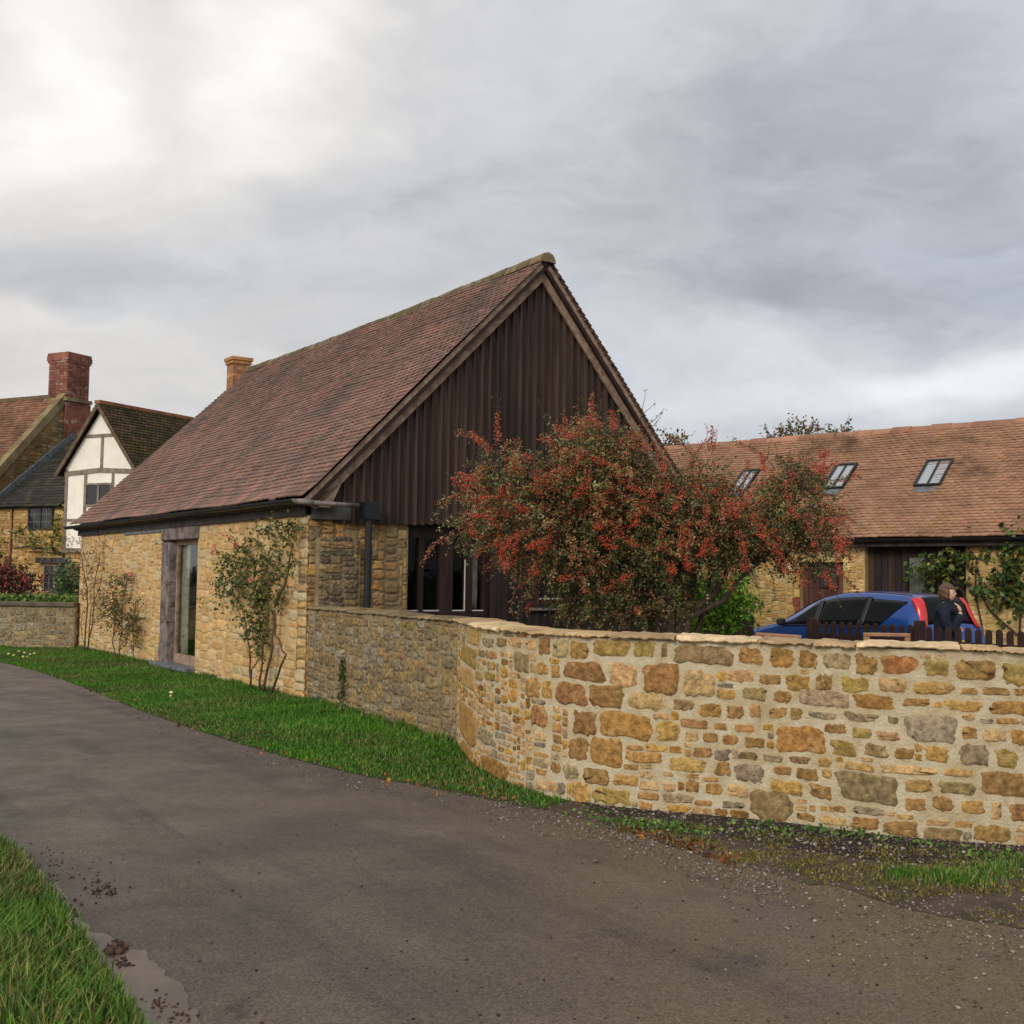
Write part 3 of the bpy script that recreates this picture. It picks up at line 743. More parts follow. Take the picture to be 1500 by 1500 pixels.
# lane edges (pixels of the photograph, laid on the ground)
EDGE_FAR = [(-260, 938), (-120, 950), (0, 970), (60, 985), (130, 1010), (190, 1035), (250, 1057), (320, 1080), (400, 1104), (520, 1134), (620, 1152), (700, 1168), (800, 1187), (900, 1215), (1000, 1243), (1100, 1270), (1200, 1297), (1300, 1322), (1400, 1343), (1560, 1372), (1800, 1420)]
EDGE_NEAR = [(-260, 1085), (-120, 1150), (0, 1236), (40, 1272), (70, 1310), (100, 1352), (130, 1392), (160, 1440), (200, 1500), (240, 1580), (300, 1720)]
far = [G(*p) for p in EDGE_FAR]; near = [G(*p) for p in EDGE_NEAR]
def smooth(pl, n=4):
    out = []
    for i in range(len(pl)-1):
        p0, p1, p2, p3 = (np.array(pl[max(0, min(len(pl)-1, i+j))]) for j in (-1, 0, 1, 2))
        for k in range(n):
            t = k/n; out.append(tuple(.5*(2*p1+(p2-p0)*t+(2*p0-5*p1+4*p2-p3)*t*t+(3*p1-p0-3*p2+p3)*t**3)))
    return out+[tuple(pl[-1])]
farS, nearS = smooth(far), smooth(near)
road_poly = smooth(far[:12])+[(p[0]+.15, p[1]+.25) for p in [G(763, 1155), G(836, 1173), G(924, 1185), G(1060, 1197), G(1283, 1223), G(1500, 1240)]]+[(6.5, 7.4), (7, -6), (near[-1][0]+.6, -6)]+nearS[::-1]
m, nt, bs = newmat('road'); v = coords(nt)
big = ramp(nt, noise(nt, .55, 4, .6, v, .5), .36, .66); fine = noise(nt, 75, 4, .85, v); med = ramp(nt, noise(nt, 2.2, 6, .7, v), .3, .7)
c = mixc(nt, S(101, 89, 76), S(82, 73, 63), big)
c = mixc(nt, c, S(114, 102, 87), ramp(nt, noise(nt, .9, 5, .65, v), .52, .75))
c = mixc(nt, c, S(62, 52, 43), ramp(nt, noise(nt, .7, 6, .75, v, .8), .60, .74))
sxy = nt.nodes.new('ShaderNodeVectorMath'); sxy.operation = 'DOT_PRODUCT'; nt.links.new(v, sxy.inputs[0]); sxy.inputs[1].default_value = (.83, .56, 0)
syy = nt.nodes.new('ShaderNodeVectorMath'); syy.operation = 'DOT_PRODUCT'; nt.links.new(v, syy.inputs[0]); syy.inputs[1].default_value = (-.056, .083, 0)
cxy = nt.nodes.new('ShaderNodeCombineXYZ'); nt.links.new(sxy.outputs['Value'], cxy.inputs[0]); nt.links.new(syy.outputs['Value'], cxy.inputs[1])
trk = noise(nt, 1.5, 5, .6, cxy.outputs[0], .2)
c = mixc(nt, c, S(62, 55, 49), mixc(nt, (0, 0, 0), (.7, .7, .7), ramp(nt, trk, .50, .66)))
sx_ = nt.nodes.new('ShaderNodeSeparateXYZ'); nt.links.new(v, sx_.inputs[0])
wash = nt.nodes.new('ShaderNodeMath'); wash.operation = 'MULTIPLY'; nt.links.new(ramp(nt, sx_.outputs['X'], -.6, 1.6), wash.inputs[0]); nt.links.new(ramp(nt, noise(nt, 1.3, 6, .7, v), .30, .62), wash.inputs[1])
c = mixc(nt, c, S(108, 90, 64), wash.outputs[0])
sp = ramp(nt, fine, .34, .68); k = nt.nodes.new('ShaderNodeMapRange'); k.inputs['To Min'].default_value = .55; k.inputs['To Max'].default_value = 1.42; nt.links.new(sp, k.inputs['Value'])
cc = nt.nodes.new('ShaderNodeCombineColor')
for i in range(3): nt.links.new(k.outputs[0], cc.inputs[i])
c = mixc(nt, c, cc.outputs[0], .8, 'MULTIPLY')
v2 = N(nt, 'ShaderNodeTexVoronoi', Scale=95.0); nt.links.new(v, v2.inputs['Vector']); sx = nt.nodes.new('ShaderNodeSeparateColor'); nt.links.new(v2.outputs['Color'], sx.inputs[0]); k2 = nt.nodes.new('ShaderNodeMapRange'); k2.inputs['To Min'].default_value = .55; k2.inputs['To Max'].default_value = 1.5; nt.links.new(sx.outputs[0], k2.inputs['Value']); c2_ = nt.nodes.new('ShaderNodeCombineColor')
for i in range(3): nt.links.new(k2.outputs[0], c2_.inputs[i])
c = mixc(nt, c, c2_.outputs[0], .75, 'MULTIPLY')
vor = N(nt, 'ShaderNodeTexVoronoi', Scale=60.0); nt.links.new(v, vor.inputs['Vector'])
peb = ramp(nt, vor.outputs['Distance'], .30, .12)
c = mixc(nt, c, S(140, 128, 114), mixc(nt, (0, 0, 0), (.45, .45, .45), peb))
nt.links.new(c, bs.inputs['Base Color'])
rr = nt.nodes.new('ShaderNodeMapRange'); rr.inputs['To Min'].default_value = .42; rr.inputs['To Max'].default_value = .78; nt.links.new(med, rr.inputs['Value']); nt.links.new(rr.outputs[0], bs.inputs['Roughness'])
bs.inputs['Specular IOR Level'].default_value = .45
bump(nt, bs, fine, .8, .008)
sheet('road', road_poly, 0.0, m, 'damp brown grey country lane curving past the barn', 'lane')
# pale wet silt along the near edge of the lane
SILT_OUT = [(-60, 1206), (0, 1232), (46, 1264), (80, 1300), (112, 1342), (146, 1366), (186, 1388), (226, 1404), (248, 1432), (270, 1462), (300, 1500), (330, 1560)]
SILT_IN = [(-70, 1190), (-20, 1222), (25, 1258), (50, 1296), (70, 1338), (96, 1376), (122, 1410), (140, 1448), (160, 1482), (178, 1520), (200, 1560), (225, 1610)]
so = smooth([G(*p) for p in SILT_OUT], 12); si = smooth([G(*p) for p in SILT_IN], 12)
ms = mat('silt', S(110, 97, 85), S(92, 79, 67), sc=3, rough=.45, spec=.5, bsc=40, bst=.25, bd=.006, blotch=(S(70, 54, 44), 5, .66, .72))
b = MB()
def so_(k):
    a, c = np.array(si[k]), np.array(so[k]); d = c-a; L_ = np.hypot(*d)
    return a+d*(1+(.5*(fbm(np.array(c[0]), np.array(c[1]), 4, 3)-.5)+.3*(fbm(np.array(c[0]), np.array(c[1]), 13, 5)-.5))*.22/max(L_, .12))
for k in range(min(len(so), len(si))-1):
    p, q_ = so_(k), so_(k+1); b.poly([(*si[k], .004), (p[0], p[1], .0035), (q_[0], q_[1], .0035), (*si[k+1], .004)])
tag(b.build('silt', ms), 'pale wet silt lying along the near edge of the lane', 'silt', None, 'structure')
# new wall line, old wall line
NW = [(669, 1091), (704, 1130), (763, 1155), (836, 1173), (924, 1185), (1000, 1192), (1060, 1197), (1160, 1207), (1283, 1223), (1406, 1234), (1500, 1240)]
nwp = [G(*p) for p in NW]; last = np.array(nwp[-1]); dirn = last-np.array(nwp[-2]); dirn /= np.linalg.norm(dirn)
nwp += [tuple(last+dirn*1.0), tuple(last+dirn*3.0)]
nwS = smooth(nwp, 6)
owS = [(C0.x+.03, C0.y), nwp[0]]
soil = [G(*p) for p in [(836, 1168), (924, 1180), (1060, 1192), (1283, 1218), (1500, 1232), (1800, 1246), (1800, 1300), (1500, 1276), (1380, 1268), (1260, 1258), (1120, 1236), (1000, 1212), (900, 1202)]]
sheet('soil', smooth(soil, 3), .006, mat('soil', S(62, 52, 46), S(40, 33, 30), sc=9, bsc=45, bst=.9, bd=.02, blotch=(S(110, 98, 80), 22, .62, .7)), 'dark bare soil along the foot of the new stone wall', 'soil')
verge_poly = [G(*p) for p in EDGE_FAR[:15]]+[nwp[5], nwp[4], nwp[3], nwp[2], nwp[1], nwp[0], (C0.x, C0.y)]+[tuple((C0+dL*sEnd)[:2])]+[tuple((C0+dL*(sEnd+.4)+nL*.2)[:2]), G(-260, 928)]
verge_g = [G(*p) for p in EDGE_FAR[:13]]+[nwp[3], nwp[2], nwp[1], nwp[0], (C0.x, C0.y), tuple((C0+dL*sEnd)[:2]), G(-260, 925)]
sheet('verge', smooth(verge_g, 2), .002, mat('verge', S(66, 76, 28), S(52, 50, 26), sc=4, bsc=30, bst=.8, bd=.03), 'grass verge between lane and barn', 'verge')
dirt = [G(*p) for p in EDGE_FAR[11:]]+[G(1800, 1250)]+nwp[3:-1][::-1]
_e = smooth([G(*p) for p in EDGE_FAR[12:]], 12); _e = [(x, y+.36*(fbm(np.array(x), np.array(y), 2.7, 3)-.5)+U(-.015, .015)) for x, y in _e]
sheet('verge', _e+[(5.2, 7.35)]+[tuple(p) for p in nwp[3:-1][::-1]], .003, mat('gravel_verge', S(94, 82, 68), S(74, 63, 50), sc=5, bsc=50, bst=.9, bd=.02, blotch=(S(104, 90, 50), 1.6, .55, .7)), 'gravelly earth verge between lane and new wall', 'verge')
near_poly = [(x, y) for x, y in nearS]+[(near[-1][0]+.3, 0), (-9, 0), (-9, near[0][1])]
sheet('verge', near_poly, .006, mat('near_verge', S(60, 70, 24), S(50, 48, 24), sc=4, bsc=30, bst=.8, bd=.03), 'grass verge at the near left corner of the lane', 'verge')
# ---- grass
def gcol(pts, seed, pal, pal2, s=.8):
    f = fbm(pts[:, 0], pts[:, 1], s, seed); f = np.clip((f-.3)/.4, 0, 1)
    a = np.array(pal)[RNG.choice(len(pal), len(pts))]; b_ = np.array(pal2)[RNG.choice(len(pal2), len(pts))]
    pick = RNG.random(len(pts)) < f
    return np.where(pick[:, None], a, b_)
GA = [S(76, 126, 30), S(64, 112, 26), S(94, 134, 40), S(54, 98, 24)]; GB = [S(52, 92, 28), S(44, 80, 24), S(112, 122, 56), S(66, 104, 34), S(140, 132, 78)]
# barn verge: edge wobble so the grass edge is ragged
pts = sample_poly(verge_g, 5200)
d_edge = np.min(np.hypot(pts[:, None, 0]-np.array(farS)[None, :, 0], pts[:, None, 1]-np.array(farS)[None, :, 1]), 1)
keep = d_edge > .03+.22*fbm(pts[:, 0], pts[:, 1], 3.0, 4)*RNG.random(len(pts))
fade = (pts[:, 0] > ground(800, 1185).x)
pts = pts[keep & (~fade | (RNG.random(len(pts)) < .35))]
d_edge = np.min(np.hypot(pts[:, None, 0]-np.array(farS)[None, :, 0], pts[:, None, 1]-np.array(farS)[None, :, 1]), 1)
hh = .035+.075*np.clip(d_edge/1.0, 0, 1)*fbm(pts[:, 0], pts[:, 1], 1.6, 1)
o = grass('grass', pts, hh, .010, gcol(pts, 2, GA, GB)); tag(o, 'bright green grass growing on the verge below the barn wall', 'grass', None, 'stuff')
# tufts at the foot of the walls
foot = []
for A, B, n_ in ((C0+nL*.06, C0+dL*sEnd+nL*.06, 900), (Vector((C0.x-.05, C0.y-.02, 0)), Vector((nwp[0][0]-.08, nwp[0][1], 0)), 420)):
    for i in range(n_):
        f = random.random(); p = A.lerp(B, f); 
        if fbm(np.array(p.x), np.array(p.y), 2.3, 8) < .42: continue
        for k in range(7): foot.append((p.x+random.gauss(0, .05), p.y+random.gauss(0, .05)))
foot = np.array(foot); o = grass('grass', foot, .12, .011, GA+GB); tag(o, 'longer grass tufts growing against the foot of the barn wall', 'grass', None, 'stuff')
# near corner: long grass
pts = sample_poly([p for p in near_poly if p[1] > 0], 9500); pts = pts[(pts[:, 1] > 2.6) & (pts[:, 0] > -5.2) & (pts[:, 1] < 11)]
dn = np.min(np.hypot(pts[:, None, 0]-np.array(nearS)[None, :, 0], pts[:, None, 1]-np.array(nearS)[None, :, 1]), 1)
ok = dn > .0+.05*RNG.random(len(pts)); pts = pts[ok]; dn = dn[ok]; pts[:, 0] += np.where(dn < .12, RNG.uniform(-.02, .05, len(pts)), 0)
hh = .07+.13*np.clip(dn/.5, 0, 1)*(.5+.8*fbm(pts[:, 0], pts[:, 1], 1.9, 6))
GN = [S(78, 118, 32), S(92, 130, 40), S(64, 102, 28), S(110, 134, 52)]; GM = [S(56, 90, 28), S(68, 98, 34), S(150, 142, 84), S(84, 106, 40), S(136, 120, 74)]
o = grass('grass', pts, hh, .0075, gcol(pts, 5, GN, GM, 1.2), lean=.7); tag(o, 'long rough grass in the near left corner beside the lane', 'grass', None, 'stuff')
# low moss grass and weeds on the gravel verge
vp = [G(*p) for p in EDGE_FAR[13:]]+[(5.2, 7.35)]+[tuple(p) for p in nwp[4:-1][::-1]]
pts = sample_poly(vp, 5200)
sel = (fbm(pts[:, 0], pts[:, 1], 2.4, 12) > .50) & (fbm(pts[:, 0], pts[:, 1], 7, 2) > .4)
dw = np.min(np.hypot(pts[:, None, 0]-np.array(nwS)[None, :, 0], pts[:, None, 1]-np.array(nwS)[None, :, 1]), 1)
sel &= dw > .3; pts = pts[sel]
o = grass('grass', pts, .035, .008, [S(122, 108, 44), S(104, 102, 40), S(136, 120, 62), S(86, 92, 34)], lean=1.0); tag(o, 'yellowish mossy grass creeping over the gravel verge below the new wall', 'grass', None, 'stuff')
cl = []
for (px, py, r, n_) in ((1350, 1284, .22, 1300), (1410, 1292, .18, 800), (1465, 1280, .2, 700), (1490, 1268, .2, 500), (1440, 1276, .12, 300)):
    x, y = G(px, py)
    q = RNG.normal(0, r*.5, (n_, 2))*np.array([1, .7]); cl += [(x+a, y+b_) for a, b_ in q]
o = grass('grass', np.array(cl), RNG.uniform(.02, .075, len(cl)), .007, GA+GB+[S(128, 122, 66)]); tag(o, 'green grass tussocks on the gravel verge at the right, below the new wall', 'grass', None, 'stuff')
# small broad-leaved weeds
P = []
for (px, py, n_) in ((905, 1208, 90), (945, 1212, 140), (985, 1218, 120), (1015, 1222, 80), (1115, 1214, 70), (1130, 1222, 60), (1210, 1224, 90), (1245, 1226, 90), (1290, 1234, 50), (1345, 1240, 40), (1420, 1256, 80), (1480, 1262, 120), (870, 1195, 80), (560, 1120, 40), (590, 1110, 30)):
    x, y = G(px, py)
    for i in range(n_): P.append((x+random.gauss(0, .09), y+random.gauss(0, .07), U(.005, .05))) if random.random() < .55 else None
o = leaves('weeds', P, .034, [S(66, 98, 34), S(84, 116, 46), S(54, 82, 30), S(104, 120, 56)], M['leaf'], None, asp=.7); tag(o, 'small broad leaved weeds growing in the soil by the new wall', 'weeds', None, 'stuff')
# fallen leaves
P = []
for i in range(260):
    f = random.random(); 
    px, py = random.choice([(U(400, 760), 0), (U(900, 1080), 0), (U(0, 400), 0)]); ef = np.interp(px, [p[0] for p in EDGE_FAR], [p[1] for p in EDGE_FAR])
    x, y = G(px, ef+random.gauss(-6, 6)); P.append((x, y, .012))
o = leaves('fallen_leaves', P, .05, [S(120, 74, 34), S(150, 96, 44), S(100, 60, 34)], M['leaf'], None, asp=.6); tag(o, 'brown fallen leaves scattered along the lane edge', 'leaves', None, 'stuff')
# gravel
P = []; R_ = []
def gravel(px0, px1, n, f):
    for i in range(n):
        px = U(px0, px1); e = np.interp(px, [p[0] for p in EDGE_FAR], [p[1] for p in EDGE_FAR]); py = e+f()
        x, y = G(px, py); r = .003+.009*random.random()**3; P.append((x, y, r*.4)); R_.append(r)
gravel(690, 1150, 2400, lambda: random.gauss(8, 15)); gravel(1000, 1500, 2000, lambda: random.gauss(-4, 30)); gravel(1050, 1500, 300, lambda: random.gauss(60, 45)); gravel(100, 420, 300, lambda: random.gauss(8, 6)); gravel(380, 760, 500, lambda: random.gauss(6, 10))
for i in range(2200):
    px = U(860, 1500); py = np.interp(px, [p[0] for p in NW], [p[1] for p in NW])+abs(random.gauss(14, 22)); x, y = G(px, py); r = .004+.012*random.random()**3; P.append((x, y, .006+r*.4)); R_.append(r)
o = balls('gravel', P, R_, [S(140, 130, 120), S(122, 110, 98), S(104, 92, 80), S(160, 152, 142), S(92, 80, 70), S(116, 98, 78)], M['pebble'], None, squash=.35, smooth=False); tag(o, 'pale loose gravel washed along the edge of the lane', 'gravel', None, 'stuff')
# mud clods on the silt and the lane
P = []; R_ = []
for (px, py, sp_, n_, r0) in ((168, 1394, 7, 34, .022), (182, 1412, 9, 30, .012), (150, 1304, 14, 40, .012), (100, 1335, 16, 30, .012), (118, 1280, 30, 40, .008), (235, 1470, 14, 40, .010), (265, 1490, 16, 30, .010), (60, 1262, 30, 40, .008)):
    for i in range(n_):
        x, y = G(px+random.gauss(0, sp_), py+random.gauss(0, sp_*.5)); r = r0*U(.4, 1.1); P.append((x, y, r*.5)); R_.append(r)
for i in range(260):
    px, py = U(100, 1450), U(1180, 1500); 
    e = np.interp(px, [p[0] for p in EDGE_FAR], [p[1] for p in EDGE_FAR])
    if py < e+10: continue
    x, y = G(px, py); r = .003+.006*random.random()**2; P.append((x, y, r*.4)); R_.append(r)
o = balls('mud', P, R_, [S(74, 54, 42), S(60, 44, 36), S(88, 66, 50)], M['pebble'], None, squash=.4); tag(o, 'crumbs of brown mud dropped on the lane', 'mud', None, 'stuff')
# dandelion-like flowers on the far verge
P = [( *G(px, py), .10) for px, py in ((20, 968), (28, 962), (36, 964), (44, 966), (50, 965), (34, 970), (251, 1026), (250, 1031), (12, 966), (40, 970))]
o = balls('flowers', P, .03, [S(226, 214, 120), S(232, 226, 180)], M['berry'], None, squash=.3); tag(o, 'pale yellow flowers in the grass of the far verge', 'flowers', None, 'stuff')
# ------------------------------------------------------------- lane-side walls
class Curve:
    def __init__(s, pts):
        s.p = np.array(pts, float); d = np.hypot(*np.diff(s.p, axis=0).T); s.s = np.concatenate([[0], np.cumsum(d)]); s.L = s.s[-1]
    def at(s, q): return np.array([np.interp(q, s.s, s.p[:, 0]), np.interp(q, s.s, s.p[:, 1])])
    def nrm(s, q):
        a, b = s.at(max(q-.12, 0)), s.at(min(q+.12, s.L)); t = (b-a)/np.hypot(*(b-a)); return np.array([t[1], -t[0]])   # right-hand side
    def P(s, q, z, o):
        # extrapolate slightly past the ends
        p = s.at(min(max(q, 0), s.L)); n = s.nrm(min(max(q, 0), s.L)); return (p[0]+n[0]*o, p[1]+n[1]*o, z)
    def hit(s, px, py):
        """(s,z) where a pixel's ray meets the vertical face"""
        d = ray(px, py); best = None
        for i in range(len(s.p)-1):
            a = Vector((*s.p[i], 0)); t = Vector((*(s.p[i+1]-s.p[i]), 0)); n = Vector((t.y, -t.x, 0))
            den = d.dot(n)
            if abs(den) < 1e-9: continue
            k = (a-EYE).dot(n)/den; q = EYE+d*k; u = (q-a).dot(t)/t.length_squared
            if -1e-6 <= u <= 1+1e-6 and k > 0: return (s.s[i]+u*t.length, q.z)
        return None
def wall_core(cv, H, th, m, parent, name='masonry', n=90, z0=-.05):
    V = []; F = []
    for i in range(n+1):
        q = cv.L*i/n
        for o, z in ((0, z0), (0, H), (-th, H), (-th, z0)): V.append(cv.P(q, z, o))
    for i in range(n):
        for k in range(4):
            k2 = (k+1) % 4; F.append((i*4+k, i*4+4+k, i*4+4+k2, i*4+k2))
    b = MB(); b.add(V, F+[(0, 1, 2, 3), (n*4+3, n*4+2, n*4+1, n*4)]); return b.build(name, m, parent)
def copings(cv, H, th, parent, pal, l=(.22, .7), ov=.05, t=(.016, .034), s0=0.0, s1=None):
    """flat rough slabs, each a part"""
    s = s0; s1 = s1 or cv.L
    while s < s1-.05:
        ln = min(U(*l), s1-s); 
        if s1-s-ln < .15: ln = s1-s
        h = U(*t); b = MB(); zb = H+U(-.004, .006); V = []; n = 16
        def e(i, o, z):
            q = s+.008+(ln-.016)*i/n
            return cv.P(q, z, o)
        tl = U(-.012, .012)
        fr = [ov+.012*math.sin(i*.7+s*5)+U(-.014, .014) for i in range(n+1)]; bk = [-th-ov+U(-.02, .02) for _ in range(n+1)]
        zt = [h+U(-.006, .006)+tl*(i/n-.5) for i in range(n+1)]
        wav = [U(-.007, .007) for i in range(n+1)]
        for i in range(n+1):
            V += [e(i, fr[i]-.012, zb+wav[i]), e(i, fr[i], zb+.3*h+wav[i]), e(i, fr[i]-.004+U(-.006, .006), zb+zt[i]*.75), e(i, fr[i]-.022, zb+zt[i]), e(i, -th/2, zb+zt[i]+.012+U(-.003, .003)), e(i, bk[i], zb+zt[i]), e(i, bk[i], zb)]
        F = []
        for i in range(n):
            for k in range(7): F.append((i*7+k, (i+1)*7+k, (i+1)*7+(k+1) % 7, i*7+(k+1) % 7))
        F += [tuple(range(7)), tuple(range(n*7+6, n*7-1, -1))]
        col = random.choice(pal); kk = U(.85, 1.15); b.add(V, F, tuple(c*kk for c in col))
        o = b.build('coping_stone', M['coping'], parent, smooth=False)
        s += ln
def foot_z(): return .0
# new wall of mixed golden stone and pale mortar
NWc = Curve(nwS[::-1]) if False else Curve(nwS)
# the lane lies on the right-hand side when walking from W1 to the right
HW = 1.19
new_wall = thing('garden_wall', Vector((*NWc.at(NWc.L*.4), 0)), 'curving garden wall of mixed golden rubble stone with wide pale mortar joints', 'wall')
wall_core(NWc, HW, .34, M['mortar_new'], new_wall, 'mortar')
A1 = S(164, 112, 48); A2 = S(150, 108, 58); A3 = S(186, 142, 86); A4 = S(204, 166, 116); A5 = S(122, 104, 70); A6 = S(150, 136, 112); A7 = S(112, 100, 76); A8 = S(158, 134, 64); A9 = S(176, 104, 62); A0 = S(196, 150, 76); AB = S(128, 84, 40); AG = S(132, 126, 116)
# the larger stones one can tell apart: crop boxes read off the photograph (x0,y0,x1,y1,colour)
def crop(x0, y0, k, L): return [(x0+a*k, y0+b*k, x0+c*k, y0+d*k, e) for a, b, c, d, e in L]
BIG = crop(660, 880, .29333, [
 (80, 110, 150, 225, S(186, 164, 100)), (55, 232, 132, 325, A8), (48, 340, 120, 435, A3), (42, 530, 132, 705, A1), (50, 715, 118, 790, A1), (152, 788, 292, 885, A1),
 (160, 130, 202, 165, A0), (214, 133, 250, 165, A3), (262, 138, 318, 178, A7), (328, 145, 385, 182, AB), (404, 150, 436, 186, A8), (160, 185, 218, 232, A6), (230, 185, 280, 232, A5), (288, 188, 360, 232, A4), (372, 195, 428, 245, A4), (440, 178, 500, 275, AB), (512, 195, 590, 285, S(196, 170, 132)), (598, 205, 688, 288, A2), (712, 195, 892, 278, A8), (912, 198, 1024, 282, A8), (1048, 208, 1084, 288, A5), (1112, 220, 1410, 318, A7), (1436, 235, 1560, 320, A2),
 (140, 245, 178, 282, A7), (188, 250, 234, 292, A3), (314, 258, 396, 358, A7), (430, 305, 490, 372, A0), (504, 322, 545, 385, A2), (566, 305, 772, 405, AB), (798, 312, 930, 428, A4), (962, 315, 1144, 468, AB), (1162, 348, 1320, 482, A4), (1378, 348, 1520, 405, A4),
 (124, 350, 160, 402, A8), (168, 355, 228, 402, A8), (376, 385, 448, 482, A2), (458, 398, 510, 490, A0), (522, 405, 684, 525, A2), (690, 422, 862, 532, AB), (880, 455, 1080, 550, A4), (1112, 490, 1218, 550, A5), (1246, 510, 1352, 580, A1), (1380, 520, 1462, 590, A2), (1330, 440, 1420, 490, A0),
 (400, 518, 486, 632, A9), (612, 550, 732, 670, AB), (748, 555, 1004, 688, A1), (1024, 600, 1148, 702, A0), (1144, 588, 1288, 640, A2), (1312, 608, 1384, 648, A2), (1415, 615, 1520, 660, A2),
 (140, 645, 222, 720, AG), (312, 622, 370, 680, A4), (510, 668, 556, 712, A2), (586, 685, 686, 795, AB), (696, 682, 860, 828, A1), (870, 755, 1056, 810, A0), (1170, 655, 1240, 705, A4), (1256, 660, 1340, 710, A2), (1354, 668, 1440, 720, A2), (1206, 732, 1312, 785, A2), (1086, 785, 1280, 858, A0), (1320, 805, 1400, 875, A2), (970, 718, 1080, 755, A0),
 (660, 835, 792, 918, A2), (812, 870, 940, 925, A0), (956, 832, 1150, 945, A7), (1174, 895, 1240, 955, A2), (1272, 910, 1358, 970, A1), (606, 905, 696, 1005, A0), (708, 938, 898, 1016, A8), (930, 950, 1045, 998, A3), (1060, 962, 1216, 1010, A6), (1384, 920, 1490, 980, A4), (1350, 998, 1470, 1040, AG), (560, 815, 640, 890, A6), (500, 805, 548, 860, A2), (410, 782, 490, 835, A6)])
BIG += crop(1060, 900, .29333, [
 (74, 172, 214, 262, A2), (232, 168, 350, 270, A1), (372, 180, 470, 268, A2), (496, 195, 640, 272, A6), (660, 205, 764, 300, A2), (786, 205, 970, 298, S(164, 84, 44)), (1004, 228, 1122, 308, A8), (1156, 225, 1364, 332, A2), (1396, 250, 1520, 355, A8),
 (10, 282, 150, 338, A8), (174, 298, 290, 352, A2), (308, 300, 430, 380, A1), (460, 302, 545, 382, A2), (582, 312, 728, 392, A8), (766, 315, 918, 390, A4), (938, 335, 1156, 402, A0), (1186, 362, 1268, 405, A2), (1288, 365, 1436, 405, A2),
 (95, 365, 216, 428, A5), (248, 384, 342, 440, AB), (376, 378, 622, 462, A6), (646, 402, 850, 470, A1), (890, 418, 1040, 460, A2), (1098, 428, 1296, 486, A0), (1328, 434, 1520, 500, A2),
 (14, 450, 100, 522, A3), (126, 448, 190, 520, A3), (224, 462, 318, 520, A2), (330, 465, 394, 528, A2), (424, 488, 568, 522, AG), (598, 488, 774, 538, A6), (816, 508, 876, 550, A7), (904, 500, 1168, 638, S(158, 152, 138)), (1355, 518, 1478, 548, A3),
 (256, 556, 510, 690, A1), (500, 546, 616, 598, A2), (640, 565, 738, 620, A8), (762, 582, 882, 632, S(170, 128, 104)), (1190, 562, 1268, 622, A2), (1288, 568, 1414, 638, A4), (1440, 575, 1520, 650, A1),
 (48, 550, 146, 595, A3), (105, 612, 204, 665, A2), (528, 628, 666, 710, A8), (702, 650, 820, 714, A5), (852, 668, 950, 726, A2), (1004, 658, 1128, 742, A0), (1182, 648, 1322, 758, S(120, 110, 98)), (1362, 670, 1468, 772, A8),
 (78, 685, 168, 725, A5), (192, 700, 300, 738, A6), (328, 708, 430, 745, A5), (600, 738, 748, 784, A3), (776, 752, 1074, 802, A4), (1096, 772, 1250, 808, A4),
 (54, 750, 204, 838, AG), (244, 755, 346, 805, A2), (366, 768, 468, 830, A2), (490, 768, 542, 822, A3), (562, 790, 880, 945, S(138, 118, 88)), (906, 825, 1046, 890, A3), (1076, 838, 1258, 898, A5), (1282, 785, 1530, 912, A2),
 (232, 825, 402, 902, A0), (430, 850, 540, 920, A2), (906, 915, 1014, 985, A2), (1036, 912, 1150, 980, A2), (1186, 925, 1308, 1000, A0), (1336, 935, 1390, 1025, A4), (1430, 945, 1520, 1035, A2),
 (134, 878, 342, 1040, A5), (520, 955, 616, 990, A2), (642, 960, 806, 1005, AG), (360, 988, 462, 1035, A2), (478, 1010, 616, 1055, A4), (636, 1015, 772, 1075, A2), (796, 1032, 972, 1105, A2), (1000, 1065, 1190, 1130, A5), (1146, 1030, 1246, 1068, A2), (1240, 1050, 1440, 1140, A2), (862, 998, 952, 1025, A3)])
fixed = []
for (a, b_, c, d, e) in BIG:
    cx, cy = (a+c)/2, (b_+d)/2
    h0 = NWc.hit(a, cy); h1 = NWc.hit(c, cy); v0 = NWc.hit(cx, d); v1 = NWc.hit(cx, b_)
    if not (h0 and h1 and v0 and v1) or h1[0]-h0[0] < .02: continue
    f = (h0[0]-.004, max(v0[1], 0)-.004, h1[0]+.004, min(v1[1], HW-.01)+.004)
    if any(min(f[2], g[2])-max(f[0], g[0]) > .03 and min(f[3], g[3])-max(f[1], g[1]) > .03 for g in fixed): continue
    hb = S(190, 156, 104); fixed.append((*f, tuple((.64*x+.36*y)*1.05 for x, y in zip(e, hb))))
PAL_N = [tuple(x*1.0 for x in q) for q in (A3, A3, A4, A0, A0, A4, A6, A4, S(196, 162, 118), S(186, 158, 122), A2)]
rects = pack(NWc.L, HW-.015, fixed, wr=(.09, .22), hr=(.055, .105), split=.12, minw=.05, minh=.04)
stone_mesh('stones', rects, NWc.P, PAL_N, M['stone'], new_wall, gap=.0055, proud=.0065, irr=.11, cj=.08)
copings(NWc, HW, .34, new_wall, [S(204, 174, 130), S(190, 160, 116), S(214, 188, 148), S(180, 152, 114)], s0=0)
